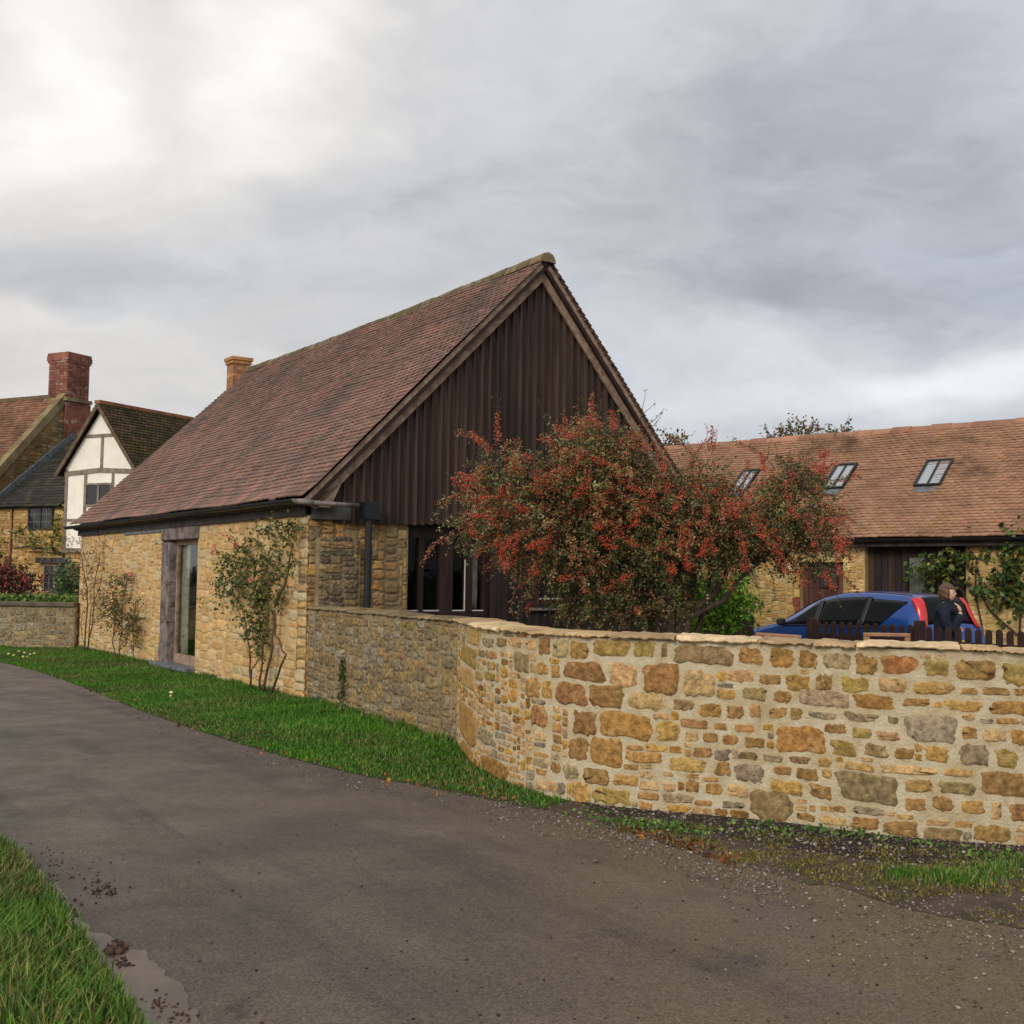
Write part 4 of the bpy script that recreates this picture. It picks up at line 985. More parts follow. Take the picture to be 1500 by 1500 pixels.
# old grey wall between the barn corner and the new wall
OWc = Curve(owS)
old_wall = thing('garden_wall', Vector((*OWc.at(OWc.L*.5), 0)), 'old lichened grey brown rubble wall with rough stone coping between barn corner and new wall', 'wall')
wall_core(OWc, 1.18, .34, M['mortar_old'], old_wall, 'mortar', n=30)
PAL_O = [S(150, 128, 90), S(140, 120, 88), S(156, 132, 92), S(134, 120, 96), S(152, 142, 122), S(142, 124, 94), S(160, 134, 88), S(146, 134, 110)]
stone_mesh('stones', pack(OWc.L, 1.17, wr=(.16, .36), hr=(.10, .17), split=.15), OWc.P, PAL_O, M['stone'], old_wall, gap=.008, proud=.013, irr=.14, cj=.07)
copings(OWc, 1.18, .34, old_wall, [S(132, 116, 84), S(120, 104, 76), S(148, 128, 94), S(160, 136, 98)], l=(.3, .7), ov=.04)
# low wall beyond the barn, its gate, the hedge behind
Lw0 = Vector((*G(108, 951), 0)); Lw1 = Vector((*G(-140, 946), 0))
LWc = Curve([(Lw1.x, Lw1.y), (Lw0.x, Lw0.y)])
lwall = thing('garden_wall', (Lw0+Lw1)/2, 'low grey stone wall with flat stone coping at the left edge, beyond the barn', 'wall')
HL = atY(60, 888, Lw0.y*.5+Lw1.y*.5).z
wall_core(LWc, HL, .35, M['mortar_old'], lwall, 'mortar', n=20)
stone_mesh('stones', pack(LWc.L, HL-.01, wr=(.16, .4), hr=(.1, .18)), LWc.P, [S(150, 134, 100), S(136, 124, 98), S(160, 142, 104), S(128, 118, 96), S(150, 140, 120)], M['stone'], lwall, gap=.008, proud=.008)
b = MB(); a0, a1 = Vector(LWc.P(0, HL, .06)), Vector(LWc.P(LWc.L, HL, .06)); bb = Vector(LWc.P(0, HL, -.42))
b.obox(a0, a1-a0, bb-a0, Z3*.09); b.build('coping', mat('grey_coping', S(104, 96, 80), S(80, 74, 58), sc=4, bsc=20, bst=.6), lwall, bevel=.015)
gt = thing('gate', Lw0, 'narrow weathered wooden gate between the low wall and the barn', 'gate')
b = MB(); d = (C0+dL*sEnd)-Lw0; d.z = 0; g0 = Lw0+d*.02; e_ = d*.96; hh_ = HL+.02
for i in range(5): 
    b = MB(); b.obox(g0+e_*(i/5+.01)+Z3*.12, e_*.17, Vector((.02, .03, 0)), Z3*(hh_-.14)); b.build('board', M['weathered'], gt)
for z in (.3, hh_-.25):
    b = MB(); b.obox(g0+Vector((.02, .035, z)), e_, Vector((.02, .03, 0)), Z3*.1); b.build('rail', M['weathered'], gt)
# ------------------------------------------------------------- plants
rngT = np.random.default_rng(21)
def shoots(lobes, n, ln, droop, rng, wob=.35, up=.2):
    """arching shoots starting inside ellipsoid lobes (centre, radii, weight) and heading outwards: (n, k, 3) points"""
    k = 9; out = np.zeros((n, k, 3)); w = np.array([l[2] for l in lobes], float); w /= w.sum()
    idx = rng.choice(len(lobes), n, p=w)
    c = np.array([np.array(l[0]) for l in lobes])[idx]; r = np.array([np.array(l[1]) for l in lobes])[idx]
    d = rng.normal(size=(n, 3)); d /= np.linalg.norm(d, axis=1, keepdims=True)
    rr = rng.uniform(.25, .86, (n, 1))**.6
    p = c+d*r*rr
    v = d*np.array([1, 1, .8])+rng.normal(0, wob, (n, 3)); v[:, 2] += up; v /= np.linalg.norm(v, axis=1, keepdims=True)
    L = ln*rng.uniform(.5, 1.25, (n, 1))
    for j in range(k):
        out[:, j] = p; p = p+v*L/(k-1); v[:, 2] -= droop*rng.uniform(.5, 1.5, n); v += rng.normal(0, .10, (n, 3)); v /= np.linalg.norm(v, axis=1, keepdims=True)
    return out
def along(sh, per, spread, rng):
    n, k, _ = sh.shape; i = np.repeat(np.arange(n), per); t = rng.uniform(0, k-1.001, n*per); a = t.astype(int); f = (t-a)[:, None]
    return sh[i, a]*(1-f)+sh[i, a+1]*f+rng.normal(0, spread, (n*per, 3)), i
def twigs(name, shs, r, m, parent, n=3):
    b = MB()
    for s in shs: b.tube(list(map(Vector, s[::2])), [r*(1-.7*i/(len(s[::2])-1)) for i in range(len(s[::2]))], n, cap=False)
    return b.build(name, m, parent)
def pxl(px, py, Y): return np.array(atY(px, py, Y))
YT = 12.3
tree = thing('berry_tree', ground(1000, 1000).xy.to_3d()*0+Vector((atY(985, 900, YT).x, YT, 0)), 'spreading hawthorn like tree covered in red berries, in front of the boarded gable', 'tree')
LB = [  # px, py, rpx, rpy, depth radius, depth offset, weight
 (860, 722, 92, 84, .75, .0, 2.2), (755, 746, 74, 50, .6, -.15, 1.4), (735, 695, 36, 30, .35, -.1, .45), (890, 680, 66, 46, .5, .1, 1.2), (820, 800, 90, 70, .7, -.1, 1.5),
 (930, 790, 85, 90, .8, .1, 1.7), (1010, 760, 74, 58, .75, .0, 1.6), (1105, 772, 78, 52, .75, .0, 1.7), (1168, 745, 54, 58, .55, .1, 1.4), (1185, 800, 45, 45, .45, .1, .8), (1010, 800, 75, 55, .6, -.1, 1.1),
 (880, 860, 75, 55, .6, .1, 1.2), (960, 860, 60, 60, .5, .2, .9), (700, 775, 32, 26, .3, -.1, .35), (1155, 700, 36, 24, .35, 0, .4), (870, 640, 38, 24, .3, 0, .4), (950, 712, 44, 34, .5, 0, .8), (1055, 796, 70, 42, .5, 0, 1.0), (1038, 706, 26, 26, .35, 0, .35), (900, 900, 80, 25, .5, .1, .7)]
lobes = []
kpx = YT/FPX
for (px, py, a, b_, dz, dy, w_) in LB:
    lobes.append((pxl(px, py, YT+dy), (a*kpx*.95, dz, b_*kpx*.95), w_*a*b_/6000+.15))
sh = shoots(lobes, 4600, .24, .06, rngT, up=.15)
P, own = along(sh, 16, .020, rngT)
LG = [S(112, 112, 74), S(98, 104, 66), S(66, 82, 40), S(78, 92, 46), S(56, 72, 34), S(96, 98, 54), S(108, 100, 58), S(116, 92, 56), S(72, 78, 42), S(140, 112, 68), S(134, 92, 58)]
leaves('crown', P, .038, LG, M['leaf'], tree, rngT)
twigs('twigs', sh[:1500], .005, M['bark'], tree)
# berries on a good half of the shoots, in dense sleeves; more on the outside and towards the light
br = shoots(lobes, 680, .52, .17, rngT, up=.32)
Pbr, obr = along(br, 60, .020, rngT); tint = rngT.choice(4, len(br))
TN = np.array([S(136, 130, 86), S(102, 112, 62), S(140, 104, 68), S(122, 122, 72)])
leaves('crown', Pbr, .032, np.clip(TN[tint[obr]]*(1+rngT.normal(0, .2, (len(obr), 1))), .01, .5), M['leaf'], tree, rngT)
twigs('twigs', br, .006, M['bark'], tree)
bs_ = rngT.random(len(sh)) < .5* np.where(sh[:, -1, 2] > 2.2, .46, np.where(sh[:, -1, 2] > 1.75, .30, .05))
shb = sh[bs_]
PB, ob = along(shb, 12, .022, rngT)
BR = [S(186, 64, 40), S(192, 80, 50), S(168, 54, 38), S(188, 96, 60), S(148, 62, 44), S(174, 86, 58)]
ext = []
def spray(px0, py0, px1, py1, n=90, Y=YT-.75, w_=.026, sag=8):
    a, b_ = np.array(pxl(px0, py0, Y)), np.array(pxl(px1, py1, Y-.05)); t = rngT.random(n)[:, None]
    p = a*(1-t)+b_*t; p[:, 2] += -sag*kpx*(t[:, 0]-t[:, 0]**2)*2; ext.append(p+rngT.normal(0, w_, (n, 3))*(1-.5*t))
    return a, b_
SP = [(735, 790, 742, 835), (728, 770, 738, 836), (690, 715, 662, 700), (700, 700, 670, 692), (720, 660, 690, 632), (730, 650, 728, 604), (720, 745, 695, 755), (775, 745, 755, 740), (800, 790, 770, 800), (880, 790, 905, 800), (900, 770, 935, 800), (935, 740, 930, 770), (1120, 770, 1150, 838), (1135, 775, 1152, 842), (1105, 760, 1118, 790), (1150, 720, 1170, 760), (1085, 780, 1092, 815), (1000, 770, 995, 805), (1035, 790, 1025, 815), (1010, 775, 1003, 830), (1225, 790, 1230, 840), (1222, 780, 1238, 812), (1045, 660, 1042, 625), (1120, 690, 1116, 662), (1200, 690, 1208, 678), (840, 640, 812, 620), (870, 620, 866, 590), (900, 630, 895, 600), (860, 700, 840, 730), (1000, 720, 985, 750), (1100, 720, 1075, 750), (1060, 720, 1085, 760), (960, 650, 975, 690), (780, 700, 812, 690), (740, 720, 700, 730), (1200, 760, 1238, 760), (1210, 840, 1222, 862), (820, 690, 850, 670), (910, 700, 940, 720), (760, 780, 752, 812), (750, 790, 735, 808)]
for s in SP: spray(*s)
for i in range(60):
    l = random.choice(LB); px, py = l[0]+random.gauss(0, l[2]*.6), l[1]+random.gauss(0, l[3]*.6)
    if py > 860: continue
    spray(px, py, px+random.gauss(0, 16), py+abs(random.gauss(14, 14)), 60, YT-.2-l[4]*U(.4, .95), .034)
hb_ = np.where(br[:, -1, 2] > 1.75, rngT.random(len(br)) < .72, rngT.random(len(br)) < .12)
bb_ = br[hb_][:, 2:]; dense = np.repeat(bb_, 1, 0)
Pd, od = along(dense, 58, .019, rngT); rusty = rngT.random(len(dense)) < .55
PB0 = np.concatenate([PB, Pd[rusty[od]]]); PB = np.concatenate(ext+[Pd[~rusty[od]]])
balls('berries', PB0, rngT.uniform(.0055, .0095, len(PB0)), [S(196, 92, 58), S(180, 88, 58), S(202, 108, 68), S(172, 74, 48), S(186, 120, 76)], M['berry'], tree, rngT)
cb_ = BR
balls('berries', PB, rngT.uniform(.006, .0105, len(PB)), BR, M['berry'], tree, rngT)
# leafless and thin top shoots
tops = []
for (px, py, qx, qy) in ((935, 605, 958, 592), (950, 610, 975, 598), (940, 600, 945, 572), (955, 615, 968, 605), (1040, 650, 1035, 622), (1042, 655, 1050, 628), (730, 612, 722, 582), (728, 608, 734, 578), (690, 640, 675, 626), (800, 610, 788, 588), (1000, 640, 1018, 632), (860, 600, 850, 580), (880, 596, 884, 576), (1180, 672, 1190, 655), (1120, 668, 1128, 648), (665, 700, 655, 690)):
    a, b_ = pxl(px, py+12, YT), pxl(qx, qy, YT); m_ = (a+b_)/2+rngT.normal(0, .02, 3); tops.append(np.array([a, a*.75+b_*.25+rngT.normal(0, .01, 3), m_, m_, a*.25+b_*.75+rngT.normal(0, .01, 3), b_, b_]))
tt = np.array(tops); P, _ = along(tt, 16, .012, rngT); leaves('twig_leaves', P, .022, LG, M['leaf'], tree, rngT)
twigs('twigs', tt, .005, M['bark'], tree)
# stems: several, leaning out to the right, from one stool
b = MB(); base = Vector((atY(975, 1010, YT).x, YT, 0))
def stem(pts, r0, r1):
    p = [base*1 if i == 0 else Vector(pxl(x, y, YT+dy)) for i, (x, y, dy) in enumerate(pts)]
    pp = []
    for i in range(len(p)-1):
        for k in range(4):
            q = p[i].lerp(p[i+1], k/4); pp.append(q+Vector((U(-.012, .012), U(-.012, .012), 0)))
    pp.append(p[-1]); b.tube(pp, [r0+(r1-r0)*i/(len(pp)-1) for i in range(len(pp))], 7)
for pts, r0, r1 in (([(0, 0, 0), (1005, 905, 0), (1045, 870, -.1), (1070, 830, -.1), (1110, 780, 0)], .06, .02), ([(0, 0, 0), (1000, 900, 0), (1015, 850, .1), (1000, 800, 0), (1010, 730, 0)], .055, .02), ([(0, 0, 0), (985, 900, 0), (975, 850, 0), (940, 790, 0), (900, 690, 0)], .055, .015), ([(0, 0, 0), (1010, 905, -.1), (1060, 880, -.2), (1080, 850, -.2), (1150, 790, -.1)], .04, .015), ([(0, 0, 0), (960, 900, 0), (920, 850, 0), (850, 790, 0), (770, 740, -.1)], .045, .015), ([(1000, 0, 0), (1030, 900, .1), (1040, 850, .2), (1090, 800, .2), (1170, 740, .1)], .035, .012), ([(0, 0, 0), (950, 890, .1), (890, 830, .1), (860, 760, .1), (850, 660, 0)], .04, .012)):
    stem(pts, r0, r1)
b.build('trunk', M['bark'], tree, smooth=True)
def shrub(name, lobes_px, Y, n, ln, lsz, cols, label, cat='shrub', droop=.05, dz=.5, group=None, per=12, m=None, twig=True, stems=None, tl=True):
    ks = Y/FPX; lb = [(pxl(px, py, Y+(dy if len(q) == 6 else 0)), (a*ks, dz, b_*ks), a*b_) for q in lobes_px for (px, py, a, b_, *r_) in [q] for dy in [r_[0] if r_ else 0]]
    cx = sum(l[0][0] for l in lb)/len(lb)
    t = thing(name, Vector((cx, Y, 0)), label, cat, group)
    s = shoots(lb, n, ln, droop, rngT); P, _ = along(s, per, lsz*.35, rngT)
    P = P[P[:, 2] > .02]
    leaves('foliage', P, lsz, cols, m or M['leaf'], t, rngT)
    if twig: twigs('stem', s[:min(n, 160)], .004, M['bark'], t)
    if stems:
        b = MB()
        for (x0, y0, x1, y1, r) in stems: 
            a, c = Vector(pxl(x0, y0, Y)), Vector(pxl(x1, y1, Y)); 
            if y0 > 1000: a.z = 0
            mid = a.lerp(c, .5)+Vector((U(-.04, .04), U(-.03, .03), 0)); b.tube([a, mid, c], [r, r*.8, r*.5], 6)
        b.build('stem', M['bark'], t, smooth=True)
    return t
# bright green shrub behind the tree
shrub('shrub', [(1062, 880, 30, 30), (1030, 890, 34, 34), (1075, 900, 18, 22)], 15.0, 420, .3, .07, [S(110, 160, 30), S(90, 136, 26), S(132, 176, 44), S(70, 108, 28)], 'bright yellow green bush behind the berry tree stems', per=10, dz=.4, stems=[(1050, 1060, 1052, 890, .03)])
P = []
for i in range(260):
    f = random.random()**.8; q_ = OWc.hit(505+random.gauss(0, 3.2*(1-.4*f)), 1036-74*f)
    if q_: P.append(OWc.P(q_[0], max(q_[1], .02), U(.02, .06)))
ivy = thing('ivy', Vector(P[0]).xy.to_3d(), 'thin strip of ivy climbing the old grey garden wall', 'ivy')
leaves('foliage', P, .035, [S(70, 80, 44), S(56, 66, 36), S(90, 92, 56)], M['leaf'], ivy, rngT, asp=.8)
# ---- roses trained on the long wall of the barn
def wallplane(px, py, o): return onplane(px, py, C0+nL*o, nL)
def rose(stems, lobes_, n, cols, label, lsz=.05, flowers=(), o=.18, ln=.28, per=9, hips=()):
    t = thing('climbing_rose', wallplane(*stems[0][0][0], o).xy.to_3d(), label, 'rose', 'roses climbing the barn wall')
    b = MB()
    for pts, r in stems:
        p = [wallplane(x, y, o+U(-.05, .03)) for x, y in pts]
        pp = []
        for i in range(len(p)-1):
            for k in range(4): pp.append(p[i].lerp(p[i+1], k/4)+Vector((U(-.012, .012),)*3))
        pp.append(p[-1]); pp[0].z = min(pp[0].z, .0)
        b.tube(pp, [r*(1-.6*i/len(pp)) for i in range(len(pp))], 6)
    b.build('stem', mat('rose_stem', S(104, 78, 58), S(74, 62, 40), sc=12, bst=.4), t, smooth=True)
    lb = []
    for (px, py, a, c) in lobes_:
        q = wallplane(px, py, o); ks = q.y/FPX; lb.append((np.array(q), (a*ks*.9, .14, c*ks), a*c))
    s = shoots(lb, n, ln, .05, rngT); P, _ = along(s, per, .02, rngT)
    dd = (P-np.array(C0))@np.array(nL); P = P[dd > .03]
    leaves('foliage', P, lsz, cols, M['leaf'], t, rngT, asp=.6)
    twigs('twigs', s[:len(s)//2], .004, M['bark'], t)
    for nm, L_, cc, r in (('flower', flowers, [S(206, 92, 110), S(190, 70, 92), S(214, 120, 130)], .035), ('rose_hip', hips, [S(190, 120, 50), S(176, 84, 44)], .02)):
        for (px, py) in L_:
            q = wallplane(px, py, o+.12); F_ = [tuple(np.array(q)+rngT.normal(0, r*.6, 3)) for _ in range(7 if nm == 'flower' else 1)]
            balls(nm, F_, r*.62, cc, M['berry'], t, rngT, squash=.35)
    return t
RG = [S(92, 106, 52), S(76, 92, 44), S(112, 116, 62), S(64, 80, 40), S(130, 124, 70)]
rose([([(366, 1012), (366, 950), (352, 880), (345, 830)], .016), ([(380, 1008), (385, 960), (380, 900), (372, 840)], .016), ([(386, 1010), (398, 950), (402, 890), (418, 855), (428, 800), (420, 770)], .022), ([(396, 1016), (418, 960), (404, 930), (402, 890)], .018), ([(370, 960), (350, 900), (338, 850)], .009), ([(366, 985), (384, 960), (395, 900)], .010)],
     [(345, 840, 26, 26), (335, 870, 22, 16), (375, 850, 26, 32), (392, 800, 14, 30), (412, 790, 16, 20), (372, 905, 20, 34), (400, 860, 18, 22), (430, 830, 10, 12), (352, 812, 22, 12), (382, 935, 14, 26), (425, 775, 12, 10)], 430, RG,
     'large leafy climbing rose with pink flowers nearest the barn corner', .056, [(334, 787), (313, 803), (310, 808), (368, 850), (345, 800)], hips=[(354, 850), (360, 838), (372, 845)])
RD = [S(96, 74, 50), S(80, 70, 42), S(110, 84, 58), S(74, 78, 40), S(120, 64, 54)]
rose([([(122, 962), (128, 900), (126, 850), (118, 810)], .018), ([(126, 962), (136, 905), (138, 860), (146, 815)], .016), ([(124, 950), (118, 915), (124, 890)], .009), ([(130, 900), (146, 860), (152, 825)], .009)],
     [(124, 830, 14, 22), (140, 820, 16, 14), (150, 806, 12, 8), (112, 802, 12, 8), (134, 860, 14, 20), (124, 880, 8, 16)], 130, RD, 'thin nearly bare climbing rose at the far end of the barn wall', .038, [], per=6)
rose([([(170, 978), (166, 940), (170, 890), (160, 850)], .013), ([(172, 978), (178, 920), (182, 870), (186, 842)], .012), ([(196, 975), (196, 930), (192, 890)], .010), ([(170, 960), (180, 940)], .006)],
     [(170, 870, 20, 26), (185, 905, 22, 30), (192, 930, 12, 24), (160, 900, 12, 24), (184, 850, 12, 10), (200, 900, 8, 24)], 340, RD+RG[:4], 'brownish climbing rose with one mauve flower left of the tall barn window', .042, [(192, 840)], per=9)
# ------------------------------------------------------------- long converted barn across the yard
Bd = Vector((.745, -.667, 0)).normalized()               # along the building, to the right
Bn = Vector((Bd.y, -Bd.x, 0)); Bn = Bn if Bn.y < 0 else -Bn   # outward, towards the lane
BE = atY(1250, 789, 23.3)                                # a point of the eave
BW0 = BE-Bn*.28; BW0.z = 0                               # on the wall face
def BP(px, py, o=0): return onplane(px, py, BW0+Bn*o, Bn)
def bs(px, py=840, o=0): return (BP(px, py, o)-BW0).dot(Bd)
barn2 = thing('converted_barn', BW0, 'long low stone building with bright tiled roof and skylights across the yard', 'building')
zE2 = BE.z
rdg = onplane(1499, 616, BW0-Bn*2.9, Bn); zR2 = rdg.z
u2 = (-Bn*(2.9+.28)+Z3*(zR2-zE2)); L2 = u2.length; u2.normalize(); n2 = Bd.cross(u2); n2 = n2 if n2.z > 0 else -n2
sl, sr = -14.5, bs(1500)+4.0
print('converted barn eave', zE2, 'ridge', zR2, 'left', sl, 'right', sr)
PAL_R = [S(164, 122, 94), S(158, 116, 90), S(168, 126, 98), S(154, 114, 90), S(162, 122, 96), S(164, 118, 90), S(152, 114, 92), S(168, 130, 104)]
PAL_R = [tuple(.6*x+.4*y for x, y in zip(q, S(152, 117, 92))) for q in PAL_R]
RO = BE-Bd*0
def RP(px, py): return onplane(px, py, BE, n2)
def ruv(px, py): q = RP(px, py)-BE; return q.dot(Bd), q.dot(u2)
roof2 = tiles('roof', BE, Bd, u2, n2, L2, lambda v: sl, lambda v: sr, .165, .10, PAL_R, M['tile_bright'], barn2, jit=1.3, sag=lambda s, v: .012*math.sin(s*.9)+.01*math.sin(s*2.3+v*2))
b = MB(); b.obox(BE+Bd*sl-n2*.10, Bd*(sr-sl), u2*L2, n2*.08); b.obox(BE+Bd*sl+u2*L2-n2*.1, Bd*(sr-sl), (-Bn*3.1-Z3*(zR2-zE2)), n2*.05); b.build('roof_boarding', M['brown_wood'], barn2)
b = MB(); s = sl; RT = BE+u2*L2
while s < sr:
    p = RT+Bd*s+Z3*U(-.01, .012); col = random.choice([S(160, 116, 92), S(150, 108, 86), S(166, 122, 98), S(142, 106, 86)])
    pr = [(-.15, -.11), (-.13, -.02), (-.08, .04), (0, .065), (.08, .04), (.13, -.02), (.15, -.11)]
    a = [p+Bn*x+Z3*z for x, z in pr]; c = [p+Bd*.44+Bn*x*.97+Z3*(z-.006) for x, z in pr]
    b.add(a+c, [(i, i+1, i+8, i+7) for i in range(6)]+[tuple(range(6, -1, -1)), tuple(range(7, 14))], col); s += .45
b.build('ridge_tiles', M['tile_bright'], barn2)
# skylights
for (xa, ya, xb, yb, xc, yc, xd, yd) in ((1354, 678, 1394, 676, 1384, 714, 1344, 715), (1222, 684, 1254, 682, 1240, 718, 1209, 719), (1092, 692, 1110, 691, 1098, 722, 1066, 723)):
    (a0, b0), (a1, b1), (a2, b2), (a3, b3) = ruv(xa, ya), ruv(xb, yb), ruv(xc, yc), ruv(xd, yd)
    s0, s1, v0, v1 = (a0+a3)/2, (a1+a2)/2, (b2+b3)/2, (b0+b1)/2
    O_ = lambda s, v, o: BE+Bd*s+u2*v+n2*o
    def rb(m_, s_, t_, v_, w_, o0, o1): m_.obox(O_(s_, v_, o0), Bd*(t_-s_), u2*(w_-v_), n2*(o1-o0))
    f = MB(); k = .05
    rb(f, s0, s1, v0, v0+k, .0, .085); rb(f, s0, s1, v1-k, v1, 0, .085); rb(f, s0, s0+k, v0+k, v1-k, 0, .085); rb(f, s1-k, s1, v0+k, v1-k, 0, .085); mid = (s0+s1)/2; rb(f, mid-.018, mid+.018, v0+k, v1-k, 0, .080)
    fo = f.build('skylight', M['iron'], barn2)
    f = MB(); rb(f, s0+k, mid-.018, v0+k, v1-k, .045, .055); rb(f, mid+.018, s1-k, v0+k, v1-k, .045, .055); 
    m_, nt_, b_ = newmat('skylight_glass'); b_.inputs['Base Color'].default_value = (.30, .32, .34, 1); b_.inputs['Roughness'].default_value = .04; b_.inputs['Specular IOR Level'].default_value = 1.0; b_.inputs['Coat Weight'].default_value = 1.0; b_.inputs['Coat IOR'].default_value = 2.2; b_.inputs['Coat Roughness'].default_value = .03
    f.build('pane', m_, fo)
    f = MB(); rb(f, s0+.06, s1-.02, v0-.20, v0, .034, .042); f.build('flashing', M['lead'], fo)
# wall with its openings: dark boarded bay and a door
zW2 = zE2-.12
sD0, sD1 = bs(1172), bs(1236); sC0, sC1 = bs(1267), bs(1415)
mwall = mat('mortar_yard', S(196, 170, 120), S(172, 142, 92), sc=3, bsc=25, bst=.6, bd=.015)
b = MB()
for a, c in ((sl, sD0), (sD1, sC0), (sC1, sr)): b.obox(BW0+Bd*a-Bn*.4, Bd*(c-a), Bn*.4, Z3*zW2)
b.obox(BW0+Bd*sD0-Bn*.4+Z3*2.05, Bd*(sD1-sD0), Bn*.4, Z3*(zW2-2.05))
wl2 = b.build('wall', mwall, barn2)
PAL_Y = [S(200, 166, 104), S(186, 150, 92), S(210, 180, 124), S(176, 146, 96), S(194, 158, 92), S(204, 176, 130)]
sL2 = bs(1020)
kp2 = lambda s, z: z > .5 and not (sD0-.12 < s+sL2 < sD1+.12) and not (sC0-.02 < s+sL2 < sC1+.02)
P0 = planeP(BW0, Bd, Bn)
stone_mesh('wall_stones', pack(sr-sL2-1.5, zW2-.02, wr=(.16, .42), hr=(.07, .17), keep=kp2, cell=.025), lambda s, z, o: P0(s+sL2, z, o), PAL_Y, M['stone_far'], wl2, gap=.008, proud=.010)
b = MB()
for k in range(11):
    z = .6+k*.18; wq = .16 if k % 2 else .11; br = S(150, 84, 66) if k in (2, 3) else random.choice(PAL_Y)
    b.obox(BW0+Bd*(sD0-wq)+Z3*z, Bd*wq, Bn*.03, Z3*.17, br); b.obox(BW0+Bd*sD1+Z3*z, Bd*wq, Bn*.03, Z3*.17, random.choice(PAL_Y))
b.build('quoins', M['stone_far'], barn2)
b = MB(); t = sC0
while t < sC1-.02:
    w_ = min(.14, sC1-t); b.obox(BW0+Bd*t-Bn*.22, Bd*(w_-.012), Bn*(.06+U(0, .012)), Z3*(zW2+.02), random.choice([S(46, 38, 36), S(54, 44, 38), S(40, 34, 32), S(62, 48, 38)])); t += w_
b.build('dark_boarding', M['board'], barn2)
b = MB(); t = sD0
while t < sD1-.02:
    w_ = min(.13, sD1-t); b.obox(BW0+Bd*t-Bn*.2, Bd*(w_-.01), Bn*.06, Z3*2.03, random.choice([S(88, 56, 44), S(80, 52, 42), S(96, 62, 48)])); t += w_
dr = b.build('door', M['board'], barn2)
dd = MB(); da, db = bs(1196), bs(1224); z0_, z1_ = BP(1210, 862).z, BP(1210, 838).z
dd.obox(BW0+Bd*da-Bn*.138+Z3*z0_, Bd*(db-da), Bn*.02, Z3*(z1_-z0_)); wnd = dd.build('window', M['brown_wood'], dr)
dd = MB(); dd.obox(BW0+Bd*(da+.03)-Bn*.117+Z3*(z0_+.03), Bd*(db-da-.06), Bn*.006, Z3*(z1_-z0_-.06), (1, 1, 1)); dd.build('pane', M['dark_room'], wnd)
# curtained window in the boarded bay
wa, wb_ = bs(1327), bs(1351); z0_, z1_ = .9, BP(1340, 816).z
f = MB()
for a, c, e, g_ in ((wa-.06, wb_+.06, z1_, z1_+.07), (wa-.06, wb_+.06, z0_-.07, z0_), (wa-.06, wa, z0_, z1_), (wb_, wb_+.06, z0_, z1_)): f.obox(BW0+Bd*a-Bn*.155+Z3*e, Bd*(c-a), Bn*.04, Z3*(g_-e))
fw = f.build('window', M['brown_wood'], barn2)
f = MB(); f.obox(BW0+Bd*wa-Bn*.125+Z3*z0_, Bd*(wb_-wa), Bn*.006, Z3*(z1_-z0_)); f.build('pane', M['glass'], fw)
drape('curtain', BW0+Bd*(wa+.01)-Bn*.138+Z3*z0_, Bd, Bn, wb_-wa-.02, z0_, z1_, 3, .008, M['curtain_white'], 'pale curtain in the narrow window of the dark boarded bay behind the car', 'curtain')
b = MB(); b.obox(BW0+Bd*sl+Bn*.02+Z3*(zE2-.16), Bd*(sr-sl), Bn*.2, Z3*.13); b.build('fascia', M['fascia'], barn2)
b = MB(); gutter(b, BE+Bd*sl+Bn*.05-Z3*.01, BE+Bd*sr+Bn*.05-Z3*.01, .06); b.build('gutter', M['iron'], barn2)
b = MB(); b.obox(BW0+Bd*sl-Bn*.4-Bn*5.6, Bd*(sr-sl), Bn*.3, Z3*zE2); b.build('wall', mwall, barn2)
# climbing plants on the building
def yard_plane(px, py, o): return np.array(BP(px, py, o))
def climber(lobes_, n, label, stems, seed=0):
    t = thing('climbing_plant', Vector((*yard_plane(stems[0][0][0], 900, .1)[:2], 0)), label, 'climber', 'climbers on the building across the yard')
    lb = [(yard_plane(px, py, .13), (a*.013, .12, c*.013), a*c) for px, py, a, c in lobes_]
    s = shoots(lb, n, .35, .04, rngT); P, _ = along(s, 8, .03, rngT); dd = (P-np.array(BW0))@np.array(Bn); P = P[dd > .02]
    leaves('foliage', P, .12, [S(64, 84, 36), S(52, 74, 34), S(84, 100, 44), S(46, 62, 30), S(120, 116, 44)], M['leaf'], t, rngT, asp=.7)
    b = MB()
    for pts in stems:
        p = [Vector(yard_plane(x, y, .06)) for x, y in pts]; b.tube(p, [.02]*(len(p)-1)+[.008], 5)
    b.build('stem', M['bark'], t); return t
climber([(1392, 812, 10, 14), (1380, 830, 16, 12), (1365, 845, 14, 8), (1394, 838, 14, 16), (1352, 838, 10, 6), (1404, 850, 8, 10)], 60, 'dark leafy climber spreading over the boarded bay behind the person', [[(1415, 945), (1416, 880), (1400, 845), (1390, 810)], [(1414, 870), (1385, 840), (1350, 838)]])
climber([(1480, 790, 8, 24), (1490, 815, 12, 16), (1430, 822, 9, 14), (1470, 822, 12, 14), (1480, 850, 18, 22), (1436, 866, 12, 12), (1465, 876, 12, 16), (1462, 850, 10, 10), (1492, 880, 8, 20), (1420, 810, 8, 8)], 130, 'tall leafy climber on the golden wall at the right edge of the photo', [[(1492, 945), (1496, 880), (1484, 820), (1480, 770)], [(1440, 925), (1428, 870), (1430, 820)], [(1490, 930), (1450, 895), (1430, 860)]])
